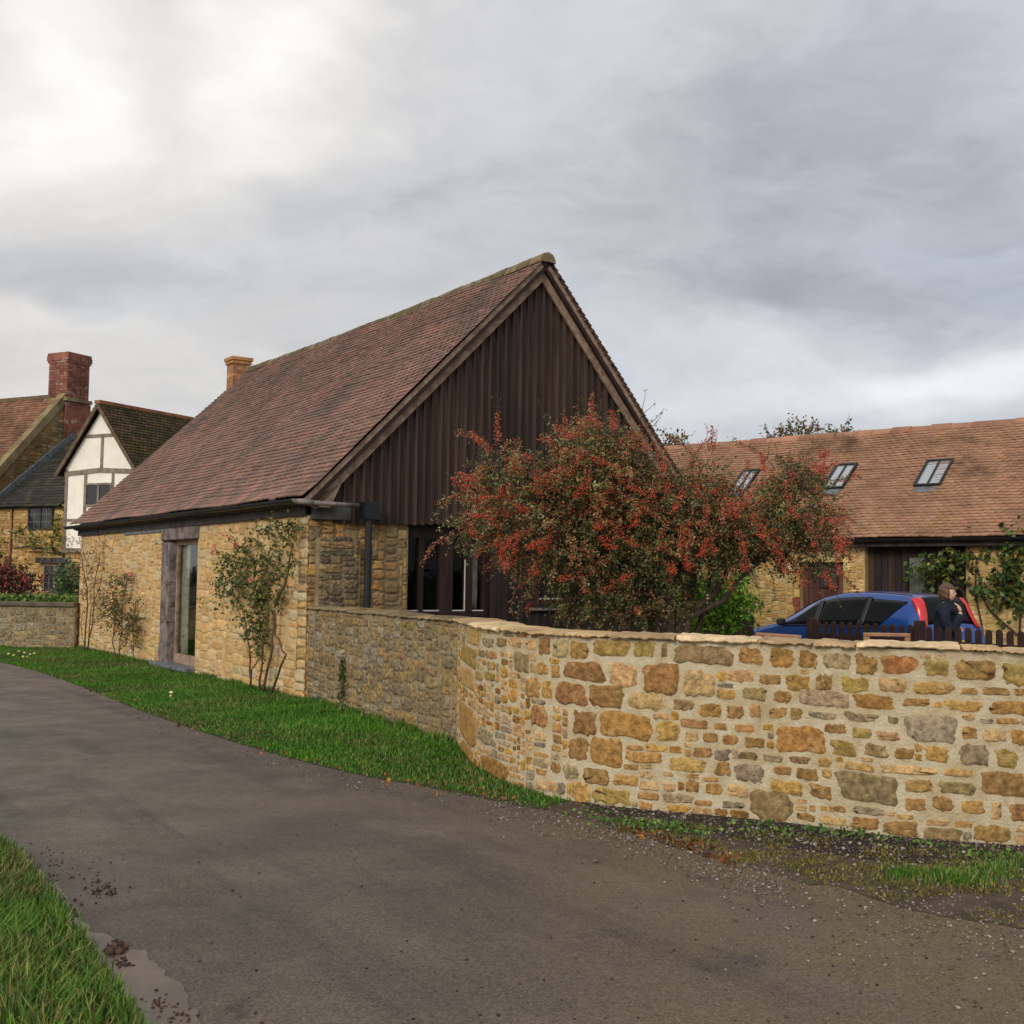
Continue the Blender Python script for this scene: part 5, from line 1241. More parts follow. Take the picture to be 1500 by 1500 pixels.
# yard surface
yard = [(C0.x+1.5, C0.y-1), nwp[1], nwp[4], nwp[6], nwp[8], nwp[10], (5.4, 7.6), (14, 8), tuple((BW0+Bd*sr)[:2]), tuple((BW0+Bd*sl)[:2]), tuple((C0+dG*7)[:2]), tuple((C0+dG*.3)[:2])]
sheet('yard', [(x+.2 if 0 < i < 6 else x, y+.25 if 0 < i < 6 else y) for i, (x, y) in enumerate(yard)], .001, mat('yard', S(120, 112, 100), S(96, 88, 76), sc=2, bsc=40, bst=.8, bd=.02), 'gravel yard behind the garden walls', 'yard')
# trees beyond the ridge
def far_tree(lobes_, Y, label, n, sz, seed):
    ks = Y/FPX; cx = sum(l[0] for l in lobes_)/len(lobes_)
    t = thing('tree', Vector((atY(cx, 800, Y).x, Y, 0)), label, 'tree', 'trees behind the long building')
    lb = [(pxl(px, py, Y), (a*ks, 1.2, c*ks), a*c) for px, py, a, c in lobes_]
    s = shoots(lb, n, .55, .02, rngT, up=.7); P, _ = along(s, 12, .07, rngT)
    leaves('crown', P, sz, [S(92, 86, 52), S(110, 92, 58), S(76, 78, 44), S(124, 92, 62)], M['leaf'], t, rngT)
    b = MB(); bx = atY(cx, 800, Y).x
    b.tube([(bx, Y, -.1), (bx+.1, Y, 2), (bx, Y, 4.6)], [.25, .2, .1], 8)
    for l in lb: b.tube([(bx, Y, 3.4), (Vector((bx, Y, 4))+(Vector(l[0])-Vector((bx, Y, 4)))*.6), tuple(l[0])], [.09, .05, .02], 5)
    b.build('trunk', M['bark'], t, smooth=True); twigs('twigs', s, .012, M['bark'], t)
far_tree([(1172, 642, 22, 8), (1140, 648, 18, 6), (1215, 644, 24, 7), (1186, 634, 5, 8), (1236, 640, 8, 6)], 36, 'thin autumn tree whose top shows above the long roof between the skylights', 80, .13, 3)
far_tree([(985, 652, 10, 6), (965, 662, 12, 8)], 38, 'small tree top peeping over the long roof beside the barn verge', 40, .14, 4)
# distant hedge line closing the horizon
P = []
for i in range(9000):
    a = U(-2.4, 2.4); r = U(150, 190); P.append((math.sin(a)*r, math.cos(a)*r, U(0, 3.2)*U(.4, 1)))
o = leaves('hedge', P, 1.5, [S(70, 78, 44), S(56, 66, 38), S(84, 84, 52)], M['leaf'], None, rngT); tag(o, 'far off hedge and woodland line around the horizon', 'hedgerow', None, 'stuff')
# ------------------------------------------------------------- picket fence
M['fence'] = mat('fence', S(62, 42, 36), S(44, 30, 27), sc=8, rough=.75, bsc=40, bst=.3, bd=.004)
fA = atY(1186, 915, 16.4); fB = atY(1500, 921, 13.6); fd = (fB-fA); fd.z = 0; flen = fd.length; fd.normalize(); fn = Vector((fd.y, -fd.x, 0))
fA.z = 0
fence = thing('picket_fence', fA+fd*2, 'dark brown picket fence with rounded tops in front of the blue car', 'fence')
def picket(m_, O, e, n, w, h, t):
    pts = [O, O+e*w, O+e*w+Z3*(h-w*.55)]; 
    for k in range(1, 6): a = math.pi*k/6; pts.append(O+e*(w/2+w/2*math.cos(a))+Z3*(h-w*.55+w*.55*math.sin(a)))
    pts.append(O+Z3*(h-w*.55)); m_.prism(pts, n*t)
hf = 1.085
def fpos(px): # distance along the fence for a pixel column
    return (onplane(px, 915, fA, fn)-fA).dot(fd)
s = .12; pitch_ = .142
posts = [0.0, fpos(1344), flen+2.2]
while s < flen+2.2:
    if min(abs(s+.04-p) for p in posts) > .09:
        b = MB(); hj = hf+U(-.012, .012); picket(b, fA+fd*s, fd, fn, .085, hj, .02); b.build('picket', M['fence'], fence)
    s += pitch_
for z in (.25, .82):
    b = MB(); b.obox(fA-fn*.045+Z3*z, fd*(flen+2.2), fn*.045, Z3*.09); b.build('rail', M['fence'], fence)
for p, h in zip(posts, (1.12, 1.15, 1.12)):
    b = MB(); b.obox(fA+fd*(p-.05)-fn*.10, fd*.10, fn*.12, Z3*h); b.build('post', M['fence'], fence, bevel=.01)
# post with rounded shoulders and a short run of fence left of the opening
gA = atY(1098, 897, 16.6); gh = gA.z; gA.z = 0
f2 = thing('picket_fence', gA, 'dark fence post with rounded head and short picket run behind the tree stems', 'fence')
b = MB(); w_ = .17
pts = [gA-fd*w_/2, gA+fd*w_/2, gA+fd*w_/2+Z3*(gh-.10), gA+fd*w_*.42+Z3*(gh-.05), gA+fd*w_*.28+Z3*(gh-.028), gA+fd*w_*.26+Z3*gh, gA-fd*w_*.26+Z3*gh, gA-fd*w_*.28+Z3*(gh-.028), gA-fd*w_*.42+Z3*(gh-.05), gA-fd*w_/2+Z3*(gh-.10)]
b.prism(pts, fn*.17); b.build('post', M['fence'], f2)
for k in range(9):
    b = MB(); picket(b, gA-fd*(.24+k*.135), fd, fn, .085, gh-.07+U(-.01, .01), .02); b.build('picket', M['fence'], f2)
for z in (.25, .8): b = MB(); b.obox(gA-fn*.05-fd*1.5+Z3*z, fd*1.42, fn*.045, Z3*.09); b.build('rail', M['fence'], f2)
# ------------------------------------------------------------- garden chairs behind the wall: only their back rails show
def garden_chair(P, e, label, w_=.52):
    n = Vector((e.y, -e.x, 0)); t = thing('garden_chair', P, label, 'chair')
    mw = M.setdefault('teak', mat('teak', S(168, 126, 94), S(142, 102, 74), sc=9, rough=.6, bsc=40, bst=.2, bd=.003))
    H = P.z; P0 = Vector((P.x, P.y, 0))
    def bx_(nm, s0, s1, o0, o1, z0, z1): b = MB(); b.obox(P0+e*s0+n*o0+Z3*z0, e*(s1-s0), n*(o1-o0), Z3*(z1-z0)); b.build(nm, mw, t, bevel=.006)
    bx_('leg', 0, .045, 0, .04, 0, H); bx_('leg', w_-.045, w_, 0, .04, 0, H); bx_('leg', 0, .045, -.46, -.42, 0, .62); bx_('leg', w_-.045, w_, -.46, -.42, 0, .62)
    bx_('top_rail', .0, w_, -.002, .042, H+.002, H+.03)
    bx_('back_rail', .045, w_-.045, .005, .035, H-.085, H-.05)
    for k in range(5): bx_('back_slat', .09+k*.08, .12+k*.08, .012, .03, .5, H-.086)
    bx_('seat', .0, w_, -.46, -.002, .42, .45); bx_('armrest', -.01, .05, -.48, -.003, .62, .645); bx_('armrest', w_-.05, w_+.01, -.48, -.003, .62, .645)
    return t
ce = Vector((1, -.05, 0)).normalized()
p = atY(1264, 932, 9.3); p2 = atY(1331, 932, 9.3); garden_chair(p, ce, 'wooden garden chair whose pale back rail shows above the new wall below the person', (p2-p).length)
p = atY(1112, 928, 9.8); p2 = atY(1150, 928, 9.8); garden_chair(p-Z3*.02, Vector((.5, -.866, 0)), 'wooden garden chair barely showing over the new wall near the car front', .5)
# ------------------------------------------------------------- blue car
def car():
    Pl = atY(1347, 900, 16.9); al = rad(57)
    fw = Vector((-math.cos(al), math.sin(al), 0)); rt = Vector((math.sin(al), math.cos(al), 0)); lf = -rt
    base = Vector((Pl.x, Pl.y, 0))+fw*1.9+rt*.80
    t = thing('parked_car', base, 'bright blue hatchback with tall red tail lights parked beyond the picket fence', 'car')
    W = lambda x, y, z: base+fw*x+lf*y+Z3*z
    blue = newmat('car_blue'); bb = blue[2]; bb.inputs['Base Color'].default_value = (*S(20, 72, 150), 1); bb.inputs['Roughness'].default_value = .3; bb.inputs['Metallic'].default_value = .5; bb.inputs['Coat Weight'].default_value = .8; bb.inputs['Coat Roughness'].default_value = .05; blue = blue[0]
    gls = newmat('car_glass'); gb = gls[2]; gb.inputs['Base Color'].default_value = (.005, .006, .0065, 1); gb.inputs['Roughness'].default_value = .05; gb.inputs['Specular IOR Level'].default_value = .10; gls = gls[0]
    red = newmat('car_lamp'); rb_ = red[2]; rb_.inputs['Base Color'].default_value = (*S(206, 28, 36), 1); rb_.inputs['Roughness'].default_value = .12; rb_.inputs['Coat Weight'].default_value = .6; red = red[0]
    blk = newmat('car_black'); blk[2].inputs['Base Color'].default_value = (.012, .012, .013, 1); blk[2].inputs['Roughness'].default_value = .55; blk = blk[0]
    X = [1.93, 1.90, 1.80, 1.55, 1.25, .98, .75, .45, .15, -.2, -.6, -1.0, -1.35, -1.55, -1.66, -1.74, -1.80, -1.86, -1.90, -1.92]
    ZT = [.50, .62, .74, .85, .93, .985, 1.12, 1.285, 1.41, 1.48, 1.505, 1.50, 1.48, 1.46, 1.43, 1.33, 1.15, .97, .88, .62]
    WT = [.50, .58, .62, .64, .66, .70, .62, .57, .55, .545, .545, .54, .53, .52, .52, .54, .58, .66, .68, .68]
    WB = [.60, .68, .74, .78, .80, .805, .81, .815, .82, .82, .82, .82, .81, .80, .795, .79, .78, .76, .74, .72]
    xs = sorted(set(list(np.linspace(-1.92, 1.93, 78))+X))
    def I(A, x): 
        xa = np.array(X[::-1]); ya = np.array(A[::-1]); v = np.interp([x-.05, x, x+.05], xa, ya); return float(v.mean() if -1.6 < x < 1.7 else v[1])
    zt = lambda x: I(ZT, x); wt = lambda x: I(WT, x); wb = lambda x: I(WB, x)
    zr = lambda x: zt(x)-.05*min(1, max(0, (zt(x)-.5)/.5))
    zbelt = lambda x: min(.93+.05*(-x+1)/2.8, zr(x)-.015)
    side = lambda x, f, o=0: W(x, (wt(x)+(wb(x)-wt(x))*f)+o, zr(x)+(zbelt(x)-zr(x))*f+o*.3)
    sect = lambda x: [(0, zt(x)), (wt(x)*.5, zt(x)-.008), (wt(x)*.85, zt(x)-.024), (wt(x), zr(x)), (wt(x)+(wb(x)-wt(x))*.5+.008, (zr(x)+zbelt(x))/2), (wb(x), zbelt(x)), (wb(x)+.012, zbelt(x)-.12), (wb(x)+.008, .6 if zbelt(x) > .62 else zbelt(x)*.8), (wb(x)-.02, .36), (wb(x)-.05, .20), (0, .18)]
    b = MB(); V = []; F = []
    for x in xs:
        s_ = sect(x); ring = s_+[(-y, z) for y, z in s_[-2:0:-1]]
        V += [W(x, y, z) for y, z in ring]
    n = 20
    for i in range(len(xs)-1):
        for k in range(n): F.append((i*n+k, i*n+(k+1) % n, (i+1)*n+(k+1) % n, (i+1)*n+k))
    F += [tuple(range(n-1, -1, -1)), tuple((len(xs)-1)*n+k for k in range(n))]
    b.add(V, F); body = b.build('body', blue, t, smooth=True)
    def panel(fn, us, vs, m_, nm, par=t, clip=None):
        b = MB(); V = [fn(u, v) for u in us for v in vs]; F = []; nv = len(vs)
        for i in range(len(us)-1):
            for j in range(nv-1):
                F.append((i*nv+j, i*nv+j+1, (i+1)*nv+j+1, (i+1)*nv+j))
        b.add(V, F); o = b.build(nm, m_, par, smooth=True); md = o.modifiers.new('thick', 'SOLIDIFY'); md.thickness = .004; md.offset = 1; return o
    for sgn in (1, -1):
        sd = (lambda x, f, o, sgn=sgn: W(x, sgn*(wt(x)+(wb(x)-wt(x))*f+o+.008*4*f*(1-f)), zr(x)+(zbelt(x)-zr(x))*f))
        for (xa, xb, slA, slB, ftop) in ((.86, .12, .62, .02, .10), (.06, -.80, .0, .0, .10), (-.88, -1.52, .0, -.34, .14)):
            # quad-like panes: front edge leans with the pillar
            def fn(u, v, xa=xa, xb=xb, slA=slA, slB=slB, ftop=ftop):
                f = ftop+(.97-ftop)*v; x0 = xa-slA*(1-v); x1 = xb-slB*v; x = x0+(x1-x0)*u
                return sd(x, f, .006)
            panel(fn, np.linspace(0, 1, 15), np.linspace(0, 1, 7), gls, 'side_window')
        # door pillars in grey, door handle, mirror
        panel(lambda u, v: sd(.17-.10*u-.04*v, .08+.88*v, .010), [0, 1], np.linspace(0, 1, 6), blk, 'pillar')
        panel(lambda u, v: sd(-.80-.08*u, .08+.88*v, .010), [0, 1], np.linspace(0, 1, 6), blk, 'pillar')
        # tall tail lamp: the corner strip between side and hatch
        def lamp(u, v):
            xx = -1.655-.20*v; 
            if u < .5: return sd(xx+.11*(1-2*u), .0+.02, .012) if False else W(xx+.07*(1-2*u), sgn*(wt(xx)+(wb(xx)-wt(xx))*.25+.012), zt(xx)-.03-.02*v)
            k = (u-.5)*2; return W(xx-.012, sgn*(wt(xx)-.09*k+.012), zt(xx)-.012)
        panel(lamp, [0, .25, .5, .75, 1], np.linspace(0, 1, 8), red, 'tail_lamp')
        b = MB(); mx = W(.78, sgn*.88, .97); b.obox(mx-fw*.09-lf*.07*1+Z3*-.05, fw*.10, lf*.14, Z3*.11); b.build('mirror', blk, t, bevel=.03)
        b = MB(); b.obox(W(-.62, sgn*.826, .84), fw*.18, lf*.02*sgn, Z3*.03); b.build('door_handle', blue, t, bevel=.008)
        for xw in (1.22, -1.27):
            b = MB(); c = W(xw, sgn*.70, .29); b.tube([c-lf*.09, c-lf*.085, c+lf*.085, c+lf*.09], [.25, .29, .29, .25], 28); w_ = b.build('wheel', blk, t, smooth=False)
            b = MB(); b.tube([c+lf*sgn*.06, c+lf*sgn*.098], [.19, .18], 20); b.build('rim', M['lead'], w_)
    for sgn in (1, -1):
        for xd in (.10, -.84):                            # door seams
            panel(lambda u, v, xd=xd, sgn=sgn: W(xd+.010*(u-.5)*2, sgn*(wb(xd)+.0155+.004*v), zbelt(xd)-.02-.38*v), [0, 1], np.linspace(0, 1, 5), blk, 'door_seam')
        panel(lambda u, v, sgn=sgn: W(.80-2.3*u, sgn*(wb(.80-2.3*u)+.014), zbelt(.80-2.3*u)+.002-.022*v), np.linspace(0, 1, 24), [0, 1], blk, 'window_trim')
        panel(lambda u, v, sgn=sgn: W(.1-1.6*u, sgn*(wt(.1-1.6*u)*.86-.014*v), zt(.1-1.6*u)-.018), np.linspace(0, 1, 20), [0, 1], blk, 'roof_seam')
    # hatch glass and windscreen
    panel(lambda u, v: W(-1.655-.185*v, -.50*(1+.12*v)+1.0*(1+.12*v)*u, zt(-1.655-.185*v)-.024*(2*u-1)**2+.012), np.linspace(0, 1, 11), np.linspace(0, 1, 9), gls, 'rear_window')
    panel(lambda u, v: W(.94-.72*v, (-.60+.10*v)+(1.2-.2*v)*u, zt(.94-.72*v)-.024*(2*u-1)**2+.008), np.linspace(0, 1, 11), np.linspace(0, 1, 9), gls, 'windscreen')
    b = MB(); b.obox(W(-1.90, -.62, .42), fw*.1*-1, lf*1.24, Z3*.22); b.build('bumper', blue, t, bevel=.04)
    b = MB(); b.obox(W(-1.93, -.26, .68), fw*-.012, lf*.52, Z3*.11); b.build('plate', mat('plate', S(214, 190, 60), S(206, 180, 50)), t)
    return t
car()
# ------------------------------------------------------------- person standing by the car
def skinned(name, V, E, R, m, parent, sub=2, smooth=True):
    me = bpy.data.meshes.new(name); me.from_pydata([tuple(v) for v in V], E, []); o = bpy.data.objects.new(name, me); COL.objects.link(o)
    md = o.modifiers.new('skin', 'SKIN'); me.skin_vertices.new() if not me.skin_vertices else None
    for i, r in enumerate(R):
        r = r if isinstance(r, tuple) else (r, r); me.skin_vertices[0].data[i].radius = r; me.skin_vertices[0].data[i].use_root = (i == 0)
    md.use_smooth_shade = True
    s = o.modifiers.new('sub', 'SUBSURF'); s.levels = sub; s.render_levels = sub
    bpy.context.view_layer.update()
    ev = o.evaluated_get(bpy.context.evaluated_depsgraph_get()); nm = bpy.data.meshes.new_from_object(ev)
    bpy.data.objects.remove(o); bpy.data.meshes.remove(me)
    return link(name, nm, m, parent, True)
def person():
    c = atY(1386, 872, 15.5); gx, gy = c.x, c.y
    az = rad(-28)                                          # facing right and a little towards us
    fwd = Vector((math.cos(az), math.sin(az), 0)); lf = Vector((-fwd.y, fwd.x, 0)); H = 1.60
    t = thing('person', Vector((gx, gy, 0)), 'person with brown bob in dark navy coat, hand at chin, beyond the picket fence', 'person')
    Q = lambda x, y, z: Vector((gx, gy, 0))+fwd*x+lf*y+Z3*z
    skin = mat('skin', S(226, 180, 154), S(212, 162, 138), sc=12, rough=.5, bst=0)
    coat = mat('coat', S(30, 34, 52), S(20, 24, 38), sc=7, rough=.85, bsc=30, bst=.4, bd=.01)
    hairm = mat('hair', S(112, 82, 62), S(80, 58, 44), sc=40, rough=.5, bsc=120, bst=.4, bd=.004, stretch=(1, 1, .1))
    # body: pelvis, spine, neck, arms, legs as one skinned figure
    V = [Q(0, 0, .86), Q(0, 0, 1.0), Q(.0, 0, 1.18), Q(-.01, 0, 1.30), Q(0, 0, 1.385), Q(.015, 0, 1.42)]; E = [(i, i+1) for i in range(5)]; R = [(.13, .10), (.12, .09), (.14, .10), (.13, .085), (.055, .055), (.052, .052)]
    def chain(start, pts, rs):
        k = start
        for p, r in zip(pts, rs): V.append(p); R.append(r); E.append((k, len(V)-1)); k = len(V)-1
        return k
    wr = chain(3, [Q(.0, -.16, 1.29), Q(.02, -.21, 1.14), Q(.07, -.20, 1.02), Q(.16, -.12, 1.14), Q(.19, -.05, 1.255)], [.06, .045, .04, .034, .026])   # right arm bent, hand at the chin
    wl = chain(3, [Q(0, .16, 1.29), Q(-.01, .20, 1.12), Q(.02, .20, 1.0), Q(.12, .10, 1.0), Q(.18, .0, 1.02)], [.06, .045, .04, .034, .026])                # left arm folded across
    for sg in (-1, 1): chain(0, [Q(0, sg*.09, .80), Q(.01, sg*.095, .46), Q(-.01, sg*.095, .09), Q(.10, sg*.10, .035)], [.085, .06, .04, .035])
    body = skinned('body', V, E, R, skin, t)
    # head: shaped sphere with brow, nose, chin
    hc = Q(.02, 0, 1.50); me = bpy.data.meshes.new('head'); bm = bmesh.new(); bmesh.ops.create_uvsphere(bm, u_segments=32, v_segments=24, radius=1)
    for v in bm.verts:
        x, y, z = v.co; x0 = x
        f = max(0, x)
        w = 1.0-(.22 if z < 0 else .02)*z*z
        X, Y_, Zz = .092*x, .072*y*w, .112*z
        if z < -.2: X += .012*f*(-z)
        X += .024*math.exp(-((z+.08)/.16)**2-(y/.16)**2)*(x > 0)            # nose
        X -= .010*math.exp(-((z-.10)/.10)**2-((abs(y)-.36)/.16)**2)*(x > 0)  # eye sockets
        X += .006*math.exp(-((z+.45)/.08)**2-(y/.25)**2)*(x > 0)             # lips
        Y_ += math.copysign(.014, y)*math.exp(-((z+.02)/.2)**2-((x+.05)/.16)**2) if abs(y) > .8 else 0
        v.co = hc+fwd*X+lf*Y_+Z3*Zz
    bm.to_mesh(me); bm.free(); link('head', me, skin, t, True)
    for sg in (-1, 1):
        balls('eye', [tuple(hc+fwd*.082+lf*.027*sg+Z3*.010)], .009, [(.03, .025, .02)], M['berry'], t)
    b = MB(); b.tube([hc+fwd*.088-lf*.02-Z3*.053, hc+fwd*.095-Z3*.051, hc+fwd*.088+lf*.02-Z3*.053], [.003, .006, .003], 6); b.build('mouth', mat('lip', S(170, 96, 90), S(160, 90, 84), bst=0), t, smooth=True)
    # hair: bob, open at the face
    me = bpy.data.meshes.new('hair'); bm = bmesh.new(); bmesh.ops.create_uvsphere(bm, u_segments=40, v_segments=28, radius=1); kill = []
    for v in bm.verts:
        x, y, z = v.co
        if x > .50 and z < .42: kill.append(v); continue
        if z < -.72: kill.append(v); continue
        k = 1+.06*math.sin(y*9+z*3)+.05*math.sin(z*11+x*4)+.03*math.sin(y*31+x*27)+U(-.012, .012)
        fr = 1.0-.10*max(0, x)*(z < .4)
        v.co = hc+fwd*(.112*x*k*fr-.010)+lf*(.096*y*k)+Z3*(.132*z*(1 if z > 0 else 1.08)+.006)
    bmesh.ops.delete(bm, geom=kill, context='VERTS'); bm.to_mesh(me); bm.free(); ho = link('hair', me, hairm, t, True); md = ho.modifiers.new('thick', 'SOLIDIFY'); md.thickness = .012
    # coat: a little larger than torso and arms
    V2 = [Q(0, 0, .78), Q(0, 0, .92), Q(0, 0, 1.06), Q(0, 0, 1.2), Q(-.01, 0, 1.31), Q(.005, 0, 1.385)]; E2 = [(i, i+1) for i in range(5)]; R2 = [(.19, .14), (.18, .14), (.175, .135), (.18, .13), (.155, .11), (.075, .07)]
    V, E, R = V2, E2, R2
    def chain2(start, pts, rs):
        k = start
        for p, r in zip(pts, rs): V.append(p); R.append(r); E.append((k, len(V)-1)); k = len(V)-1
    chain2(4, [Q(.0, -.19, 1.29), Q(.02, -.245, 1.14), Q(.08, -.23, 1.0), Q(.16, -.13, 1.13), Q(.185, -.065, 1.225)], [.085, .072, .07, .058, .048])
    chain2(4, [Q(0, .19, 1.29), Q(-.01, .235, 1.12), Q(.03, .225, .99), Q(.13, .12, .99), Q(.18, .03, 1.015)], [.085, .072, .07, .058, .048])
    skinned('coat', V, E, R, coat, t)
    b = MB(); b.tube([Q(.01, 0, 1.36), Q(.015, 0, 1.41)], [.085, .075], 16); b.build('collar', coat, t, smooth=True)
    for sg in (-1, 1):
        b = MB(); b.tube([Q(0, sg*.09, .86), Q(.01, sg*.095, .46), Q(-.01, sg*.095, .06)], [.105, .078, .065], 12); b.build('trouser_leg', mat('trousers', S(44, 44, 52), S(34, 34, 40), bst=.2), t, smooth=True)
        b = MB(); b.tube([Q(-.07, sg*.097, .05), Q(0, sg*.097, .055), Q(.10, sg*.10, .045), Q(.17, sg*.10, .035)], [.04, .052, .048, .03], 10); b.build('shoe', mat('shoe', S(30, 26, 24), S(24, 20, 18), bst=0), t, smooth=True)
    # hands with five fingers
    def hand(wrist, dirn, palm, side, curl, nm='hand'):
        V = [wrist, wrist+dirn*.035, wrist+dirn*.07]; E = [(0, 1), (1, 2)]; R = [(.024, .017), (.030, .015), (.032, .014)]
        for k, (ln, off) in enumerate(((.060, -.030), (.070, -.010), (.066, .011), (.052, .030))):
            kb = len(V); p = wrist+dirn*.085+side*off; V.append(p); R.append(.0085); E.append((2, kb)); d = dirn.copy()
            for j in range(3):
                d = (d+palm*curl).normalized(); p = p+d*ln/3; V.append(p); R.append(.008-.001*j); E.append((len(V)-2, len(V)-1))
        p = wrist+dirn*.03-side*.028; V.append(p); R.append(.011); E.append((1, len(V)-1)); d = (dirn-side*.8+palm*.4).normalized()
        for j in range(2): p = p+d*.026; V.append(p); R.append(.0095-.001*j); E.append((len(V)-2, len(V)-1)); d = (d+dirn*.4).normalized()
        skinned(nm, V, E, R, skin, t, 1)
    up = (Z3*.8-fwd*.35+lf*.2).normalized(); hand(Q(.19, -.05, 1.255), up, (-fwd*.8+Z3*.1).normalized(), lf, .55)
    hand(Q(.18, .0, 1.02), (-lf*.9+fwd*.2).normalized(), (-fwd).normalized(), Z3, .35)
person()
# ------------------------------------------------------------- farmhouse beyond the barn
He = Vector((.89, -.456, 0)).normalized(); Hn = Vector((-He.y, He.x, 0)); Ho = -Hn   # along the front; depth; outward
HA = atY(-5, 737, 45.5); HA.z = 0; HT = atY(-5, 737, 45.5).z                          # foot of the gable on the front wall, eave height
def HP(px, py, o=0): return onplane(px, py, HA+Ho*o, Hn)
def hs(px, py, o=0): return (HP(px, py, o)-HA).dot(He)
house = thing('farmhouse', HA, 'golden stone farmhouse with red tiled roof and tall brick chimney beyond the barn', 'house')
# main block: gable wall on the plane normal to He
def GP(px, py): return onplane(px, py, HA, He)
apex = GP(100, 580); rr_ = (apex-HA).dot(Hn); zA = apex.z; vf = GP(0, 692); vr = (vf-HA).dot(Hn); sl_ = (zA-vf.z)/(rr_-vr)
z_e = zA-sl_*(rr_+2.2); print('farmhouse apex', rr_, zA, 'slope', sl_, 'eave', z_e)
mst = mat('house_stone', S(190, 158, 106), S(160, 128, 80), sc=1.2, bsc=9, bst=.6, bd=.04, blotch=(S(150, 138, 112), .5, .56, .7))
mgb = mat('gable_stone', S(132, 104, 62), S(104, 80, 48), sc=1.0, bsc=8, bst=.6, bd=.04, blotch=[(S(126, 118, 92), .6, .5, .66), (S(80, 78, 40), .9, .6, .7)])
b = MB(); q = lambda r, z: HA+Hn*r+Z3*z
pts = [q(-2.2, 0), q(2*rr_+2.2, 0), q(2*rr_+2.2, z_e), q(rr_, zA-.12), q(-2.2, z_e)]
b.prism(pts, -He*9); b.build('wall', mgb, house)
uH = (Hn*(rr_+2.2)+Z3*(zA-z_e)); LH = uH.length; uH.normalize(); nH = uH.cross(-He); nH = nH if nH.z > 0 else -nH
PAL_F = [S(138, 98, 76), S(126, 90, 70), S(148, 104, 78), S(118, 88, 72), S(134, 100, 80)]
rf = tiles('roof', q(-2.2, z_e)-He*9+nH*.02, He, uH, nH, LH, lambda v: 0, lambda v: 9.0, .2, .16, PAL_F, M['tile_far'], house, th=.03)
uB = (-Hn*(rr_+2.2)+Z3*(zA-z_e)).normalized(); nB = Vector((-uB.z*0, 0, 0))
b = MB(); b.poly([q(2*rr_+2.2, z_e)+Z3*.02, q(rr_, zA)+Z3*.02, q(rr_, zA)-He*9+Z3*.02, q(2*rr_+2.2, z_e)-He*9+Z3*.02], S(120, 84, 66)); b.build('roof', M['tile_far'], house)
mcop = mat('verge_coping', S(146, 130, 96), S(112, 98, 66), sc=2, bsc=10, bst=.6, bd=.03)
b = MB(); b.obox(q(-2.2, z_e)-nH*.1-He*.32, uH*(LH+.05), He*.38, nH*.30); 
nb = uB.cross(He); nb = nb if nb.z > 0 else -nb
b.obox(q(2*rr_+2.2, z_e)-nb*.1-He*.32, uB*(LH-.02), He*.38, nb*.28); b.build('verge_coping', mcop, house)
b = MB(); b.obox(q(rr_, zA)-He*9-Z3*.06-Hn*.12, He*8.6, Hn*.24, Z3*.16); b.build('ridge_tiles', M['moss_ridge'], house)
# chimney: brick with oversailing courses, continuing down the gable as a red brick flue
cp = GP(98, 579); ck = 48.6/FPX; wl_, wr_ = 1.10, 1.15
cz0 = zA-.35; ctop = atY(98, 516, cp.y).z
co = q(rr_-.14*wr_, 0)
c0_ = co-He*(wl_-.10)
BRK = [S(140, 86, 72), S(128, 78, 66), S(150, 98, 80), S(118, 76, 66), S(138, 94, 80)]
b = MB(); z = cz0; k = 0
while z < ctop-.42:
    for fc in range(5):
        for org, e_, n_, L_ in ((c0_, He, -Hn, wl_), (c0_+He*wl_, Hn, He, wr_)):
            w_ = L_/5; b.obox(org+e_*(w_*fc+.006)+Z3*z, e_*(w_-.012), n_*.02, Z3*.10, random.choice(BRK))
    z += .115; k += 1
b.obox(c0_+Z3*cz0, He*wl_, Hn*wr_, Z3*(ctop-.4-cz0), S(140, 106, 88))
for (o_, za, zb) in ((.05, ctop-.42, ctop-.33), (.08, ctop-.33, ctop-.12), (.06, ctop-.12, ctop)): b.obox(c0_-He*o_-Hn*o_+Z3*za, He*(wl_+2*o_), Hn*(wr_+2*o_), Z3*(zb-za), S(148, 94, 78))
ch = b.build('chimney', M['brick_red'], house)
b = MB(); b.tube([c0_+He*wl_*.5+Hn*wr_*.5+Z3*(ctop-.05), c0_+He*wl_*.5+Hn*wr_*.5+Z3*(ctop+.10)], .13, 12); b.build('pot', M['iron'], ch)
b = MB(); b.obox(c0_-He*.12-Hn*.12+Z3*(cz0+.12), He*(wl_+.24), Hn*(wr_+.24), Z3*.14); b.build('chimney_coping', mcop, ch)
b = MB(); b.obox(HA+He*.01+Hn*(rr_-.17*wr_)+Z3*4.5, Hn*wr_*1.15, He*.10, Z3*(cz0-4.4), S(138, 84, 68)); b.build('brick_flue', M['brick_red'], house)
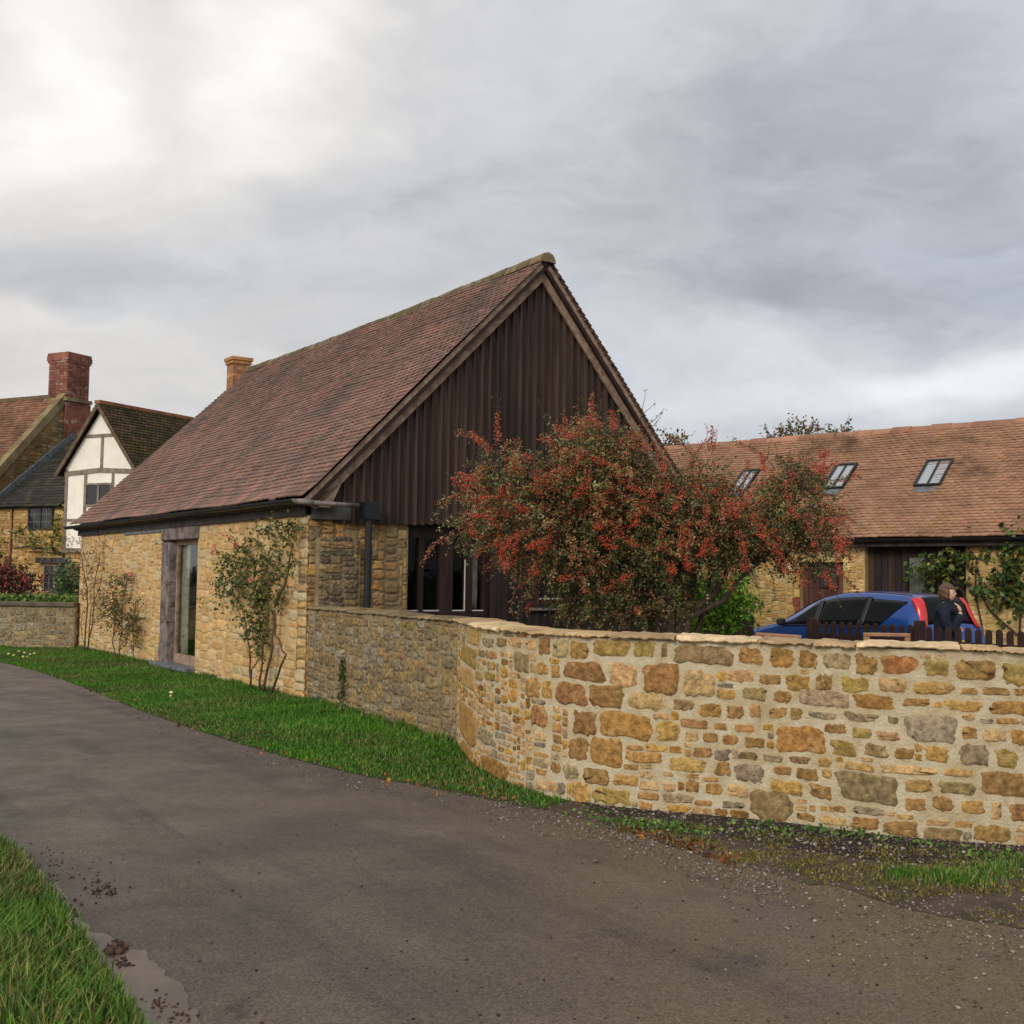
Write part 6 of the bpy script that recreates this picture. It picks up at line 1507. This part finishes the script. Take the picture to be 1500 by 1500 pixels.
# lower block in front of the gable: stone front, dark slate roof
f1 = GP(108, 642); r1 = (f1-HA).dot(Hn); uS2 = (Hn*r1+Z3*(f1.z-HT)); LS2 = uS2.length; uS2.normalize(); nS2 = uS2.cross(-He); nS2 = nS2 if nS2.z > 0 else -nS2
sW = hs(94, 760)                                         # where the white wing begins
sMax = hs(150, 592)*1+4.6
b = MB(); b.obox(HA-He*3, He*(sMax+3), Hn*.5, Z3*(HT-.05)); b.obox(HA-He*3+Hn*6, He*(sMax+3), Hn*.4, Z3*(HT)); fw_ = b.build('wall', mst, house)
wx = [(hs(a, (c+d)/2)-.05, hs(b_, (c+d)/2)+.05, HP((a+b_)/2, d).z-.05, HP((a+b_)/2, c).z+.05) for a, c, b_, d in ((43, 742, 79, 776), (65, 826, 99, 868), (59, 817, 104, 826))]
stone_mesh('wall_stones', pack(sMax+1.2, HT-.25, wr=(.3, .75), hr=(.16, .28), cell=.05, minw=.15, minh=.1, keep=lambda s, z: not any(a < s-1.2 < b_ and c < z < d for a, b_, c, d in wx)), planeP(HA-He*1.2, He, Ho), [S(192, 154, 92), S(178, 140, 80), S(200, 166, 108), S(168, 132, 80), S(186, 160, 116)], M['stone_far'], fw_, gap=.012, proud=.02, cj=.07)
gz = lambda s: zA-sl_*abs(s-2.2-rr_)-.25
stone_mesh('gable_stones', pack(9.6, zA-2.0, wr=(.3, .7), hr=(.14, .26), cell=.05, minw=.15, minh=.1, keep=lambda s, z: z+2.0 < gz(s)), (lambda Pg: (lambda s, z, o: Pg(s, z+2.0, o)))(planeP(HA-Hn*2.2, Hn, He)), [S(140, 110, 70), S(126, 100, 64), S(150, 122, 82), S(118, 98, 66), S(132, 120, 90)], M['stone_far'], house, gap=.012, proud=.02, cj=.08)
tiles('roof', HA+Z3*HT-Hn*.3-Z3*.2, He, uS2, nS2, LS2*1.12, lambda v: -3.0 if v < .35 else .02, lambda v: sW+.02, .3, .2, [S(58, 56, 52), S(48, 48, 46), S(66, 62, 54), S(54, 54, 44)], M['slate_moss'], house, th=.02)
b = MB()
for k in range(14):
    v = LS2*k/14; b.obox(HA+Z3*HT+uS2*v+nS2*.06+He*.02, He*.14, uS2*LS2/14*.96, nS2*.22, (1, 1, 1))
b.build('flashing', M['lead'], house)
b = MB(); b.obox(HA-He*3+Z3*(HT-.22)+Ho*.02, He*(sW+3), Ho*.18, Z3*.16); b.build('gutter', M['iron'], house)
def casement(px0, py0, px1, py1, nl, rows, par, fm, o=.02):
    s0, s1 = hs(px0, (py0+py1)/2), hs(px1, (py0+py1)/2); z0, z1 = HP((px0+px1)/2, py1).z, HP((px0+px1)/2, py0).z
    X_ = lambda s, oo, z: HA+He*s+Ho*oo+Z3*z
    f = MB(); w_ = .07
    for a, c, e, g_ in ((s0, s1, z0, z0+w_), (s0, s1, z1-w_, z1), (s0, s0+w_, z0+w_, z1-w_), (s1-w_, s1, z0+w_, z1-w_)): f.obox(X_(a, -.06, e), He*(c-a), Ho*(o+.06), Z3*(g_-e))
    for k in range(1, nl): s_ = s0+(s1-s0)*k/nl; f.obox(X_(s_-.04, -.06, z0+w_), He*.08, Ho*(o+.058), Z3*(z1-z0-2*w_))
    fo = f.build('window', fm, par)
    f = MB(); f.obox(X_(s0+w_, o-.05, z0+w_), He*(s1-s0-2*w_), Ho*.02, Z3*(z1-z0-2*w_)); f.build('pane', gwin, fo)
    f = MB(); 
    for k in range(nl):
        a, c = s0+(s1-s0)*k/nl, s0+(s1-s0)*(k+1)/nl
        f.obox(X_((a+c)/2-.012, o-.029, z0+w_), He*.024, Ho*.008, Z3*(z1-z0-2*w_))
        for r in range(1, rows): f.obox(X_(a+.05, o-.028, z0+(z1-z0)*r/rows-.01), He*(c-a-.1), Ho*.008, Z3*.02)
    if rows > 1: f.build('glazing_bars', M['lead'], fo)
    return fo
gwin = newmat('window_glass'); gwin[2].inputs['Base Color'].default_value = (.025, .028, .03, 1); gwin[2].inputs['Roughness'].default_value = .06; gwin = gwin[0]
casement(43, 742, 79, 776, 2, 3, house, M['fascia'], o=.08)
casement(65, 826, 99, 868, 2, 3, house, M['weathered'], o=.08)
b = MB(); a, c = hs(59, 820), hs(104, 820); b.obox(HA+He*a+Z3*HP(80, 825).z-Hn*.1, He*(c-a), Ho*.14, Z3*(HP(80, 817).z-HP(80, 825).z)); b.build('lintel', M['fascia'], house)
b = MB(); p0 = HP(17, 742, .08); p1 = HP(15, 880, .08); b.tube([p0, Vector((p0.x, p0.y, .0))], .045, 8); b.build('downpipe', mat('old_pipe', S(164, 116, 96), S(120, 84, 66), sc=4, bst=.2), house, smooth=True)
# white timber framed wing
wing = thing('timber_framed_wing', HP(150, 800).xy.to_3d(), 'white plastered timber framed gable wing with mossy roof beside the farmhouse', 'house')
OW = .12
aw = HP(150, 594, OW); sA_ = (aw-HA).dot(He); zAw = aw.z; le = HP(93, 690, OW); sLf = (le-HA).dot(He); zLe = le.z; sRt = 2*sA_-sLf; zbt = HP(100, 807, OW).z
X_ = lambda s, oo, z: HA+He*s+Ho*oo+Z3*z
zk = zLe-.0
b = MB(); b.prism([X_(sLf+.12, OW, zbt), X_(sRt-.12, OW, zbt), X_(sRt-.12, OW, zLe+.1), X_(sA_, OW, zAw-.12), X_(sLf+.12, OW, zLe+.1)], Hn*.6)
b.obox(X_(sLf+.12, -.4, 0), He*(sRt-sLf-.24), Hn*6, Z3*zLe)
mpl = mat('plaster', S(246, 240, 226), S(236, 228, 212), sc=1.5, rough=.8, bsc=14, bst=.25, bd=.01)
b.build('wall', mpl, wing)
mtb = mat('timber', S(150, 136, 120), S(118, 104, 90), sc=5, rough=.85, bsc=16, bst=.5, bd=.01)
def tb_(s0, z0, s1, z1, w_, par=wing, o=OW): b = MB(); b.beam(X_(s0, o+.0, z0), X_(s1, o+.0, z1), w_, .07, up=Ho); b.build('timber', mtb, par)
zt1 = HP(160, 692, OW).z; zt2 = HP(150, 638, OW).z
tb_(sLf+.2, zbt, sLf+.2, zLe+.05, .13); tb_(sRt-.2, zbt, sRt-.2, zLe+.05, .13)
tb_(sLf+.1, zt1, sA_, zt1+.10, .17, o=OW+.008); tb_(sA_, zt1+.10, sRt-.1, zt1, .17, o=OW+.008)
kx = (sA_-sLf)*(zAw-zt2)/(zAw-zLe)
tb_(sA_-kx+.1, zt2, sA_+kx-.1, zt2, .12); tb_(hs(150, 660, OW), zt1+.1, hs(150, 660, OW), zt2, .13, o=OW-.006)
tb_(hs(125, 730, OW), zbt, hs(125, 730, OW), zt1, .14, o=OW-.006); tb_(hs(166, 700, OW), zbt, hs(166, 700, OW), zt1, .12, o=OW-.006)
tb_(sLf+.1, HP(110, 806, OW).z, sRt-.1, HP(110, 806, OW).z, .16, o=OW+.012); tb_(sLf+.1, HP(110, 762, OW).z, sRt-.1, HP(110, 762, OW).z, .10, o=OW-.008)
casement(129, 708, 168, 742, 2, 1, wing, mtb, o=OW+.05)
# wing roof: receding from the gable, right slope seen
uR = (X_(sA_, 0, zAw)-X_(sRt, 0, zLe)); LR_ = uR.length; uR.normalize(); nRr = Hn.cross(uR); nRr = nRr if nRr.z > 0 else -nRr
PAL_M = [S(84, 66, 46), S(70, 58, 40), S(96, 72, 50), S(62, 56, 34), S(78, 74, 36)]
Orr = X_(sRt, OW+.22, zLe)+nRr*.06-uR*.25
tiles('roof', Orr, Hn, uR, nRr, LR_+.25, lambda v: 0, lambda v: 8.5, .2, .15, PAL_M, M['slate_moss'], wing, th=.03)
uL_ = (X_(sA_, 0, zAw)-X_(sLf, 0, zLe)).normalized(); nLl = uL_.cross(Hn); nLl = nLl if nLl.z > 0 else -nLl
Oll = X_(sLf, OW+.22, zLe)+nLl*.06-uL_*.25
tiles('roof', Oll, Hn, uL_, nLl, LR_+.25, lambda v: 0, lambda v: 8.5, .2, .15, PAL_M, M['slate_moss'], wing, th=.03)
b = MB(); b.obox(Orr-nRr*.05, Hn*8.5, uR*(LR_+.2), nRr*.04, S(60, 48, 38)); b.obox(Oll-nLl*.05, Hn*8.5, uL_*(LR_+.2), nLl*.04, S(60, 48, 38)); b.build('roof_boarding', M['brown_wood'], wing)
mbg = mat('grey_barge', S(116, 98, 78), S(86, 72, 56), sc=4, bst=.4)
for O_, u_, n_ in ((Orr, uR, nRr), (Oll, uL_, nLl)):
    b = MB(); b.obox(O_-n_*.14+Ho*.0, u_*(LR_+.27), Ho*.04, n_*.14); b.build('barge_board', mbg, wing)
b = MB(); b.obox(X_(sA_, OW+.25, zAw)-He*.14+Z3*.04, Hn*8.8, He*.28, Z3*.13); b.build('ridge_tiles', mat('orange_ridge', S(160, 106, 74), S(120, 84, 58), sc=2, bst=.4), wing)
# vine on the farmhouse front, shrubs in its garden
def hp3(px, py, o): return np.array(HP(px, py, o))
t = thing('climbing_plant', HP(60, 860).xy.to_3d(), 'yellowing vine trained across the farmhouse front below the upper window', 'climber')
lb = [(hp3(px, py, .15), (a*.026, .15, c*.026), a*c) for px, py, a, c in ((35, 782, 14, 6), (60, 788, 16, 8), (80, 792, 12, 10), (86, 765, 4, 16), (48, 795, 10, 5), (90, 800, 8, 8), (5, 800, 6, 8))]
s = shoots(lb, 90, .6, .05, rngT); P, _ = along(s, 8, .05, rngT); P = P[(P-np.array(HA))@np.array(Ho) > .03]
leaves('foliage', P, .16, [S(120, 124, 56), S(98, 108, 48), S(140, 132, 70), S(84, 96, 44)], M['leaf'], t, rngT)
b = MB(); b.tube([HP(97, 880, .05), HP(92, 810, .07), HP(75, 805, .07), HP(40, 800, .07), HP(20, 803, .06)], [.05, .045, .035, .03, .015], 6); b.tube([HP(92, 812, .07), HP(60, 808, .07), HP(40, 808, .07)], [.03, .025, .012], 6); b.build('stem', M['bark'], t, smooth=True)
shrub('shrub', [(18, 852, 22, 18), (-6, 845, 22, 22), (45, 862, 14, 12), (2, 866, 30, 12)], 38.0, 260, .6, .14, [S(132, 48, 44), S(110, 44, 40), S(84, 56, 40), S(96, 40, 36), S(70, 70, 44)], 'dark red bush in front of the farmhouse at the left edge', per=9, dz=.6)
shrub('shrub', [(104, 850, 12, 22), (94, 866, 10, 12), (112, 868, 8, 14)], 34.0, 150, .5, .13, [S(84, 104, 62), S(70, 90, 54), S(98, 116, 74)], 'grey green bush below the white wing, beside the farmhouse window', per=9, dz=.5)
# clipped hedge behind the low wall
P = []
hy = LWc.p.mean(0)[1]+1.2
for i in range(9000):
    px = U(-150, 118); q_ = atY(px, 0, 1); Y_ = U(hy-.1, hy+.9); z = atY(60, 874, hy).z
    x = (px-750)/FPX*Y_; P.append((x, Y_, random.triangular(.2, z+.05, z)))
th_ = thing('hedge', Vector((-11, hy, 0)), 'low clipped green hedge behind the stone wall at the left edge', 'hedge')
leaves('foliage', P, .08, [S(104, 132, 52), S(88, 116, 44), S(120, 144, 66), S(76, 100, 40)], M['leaf'], th_, rngT, asp=.7)
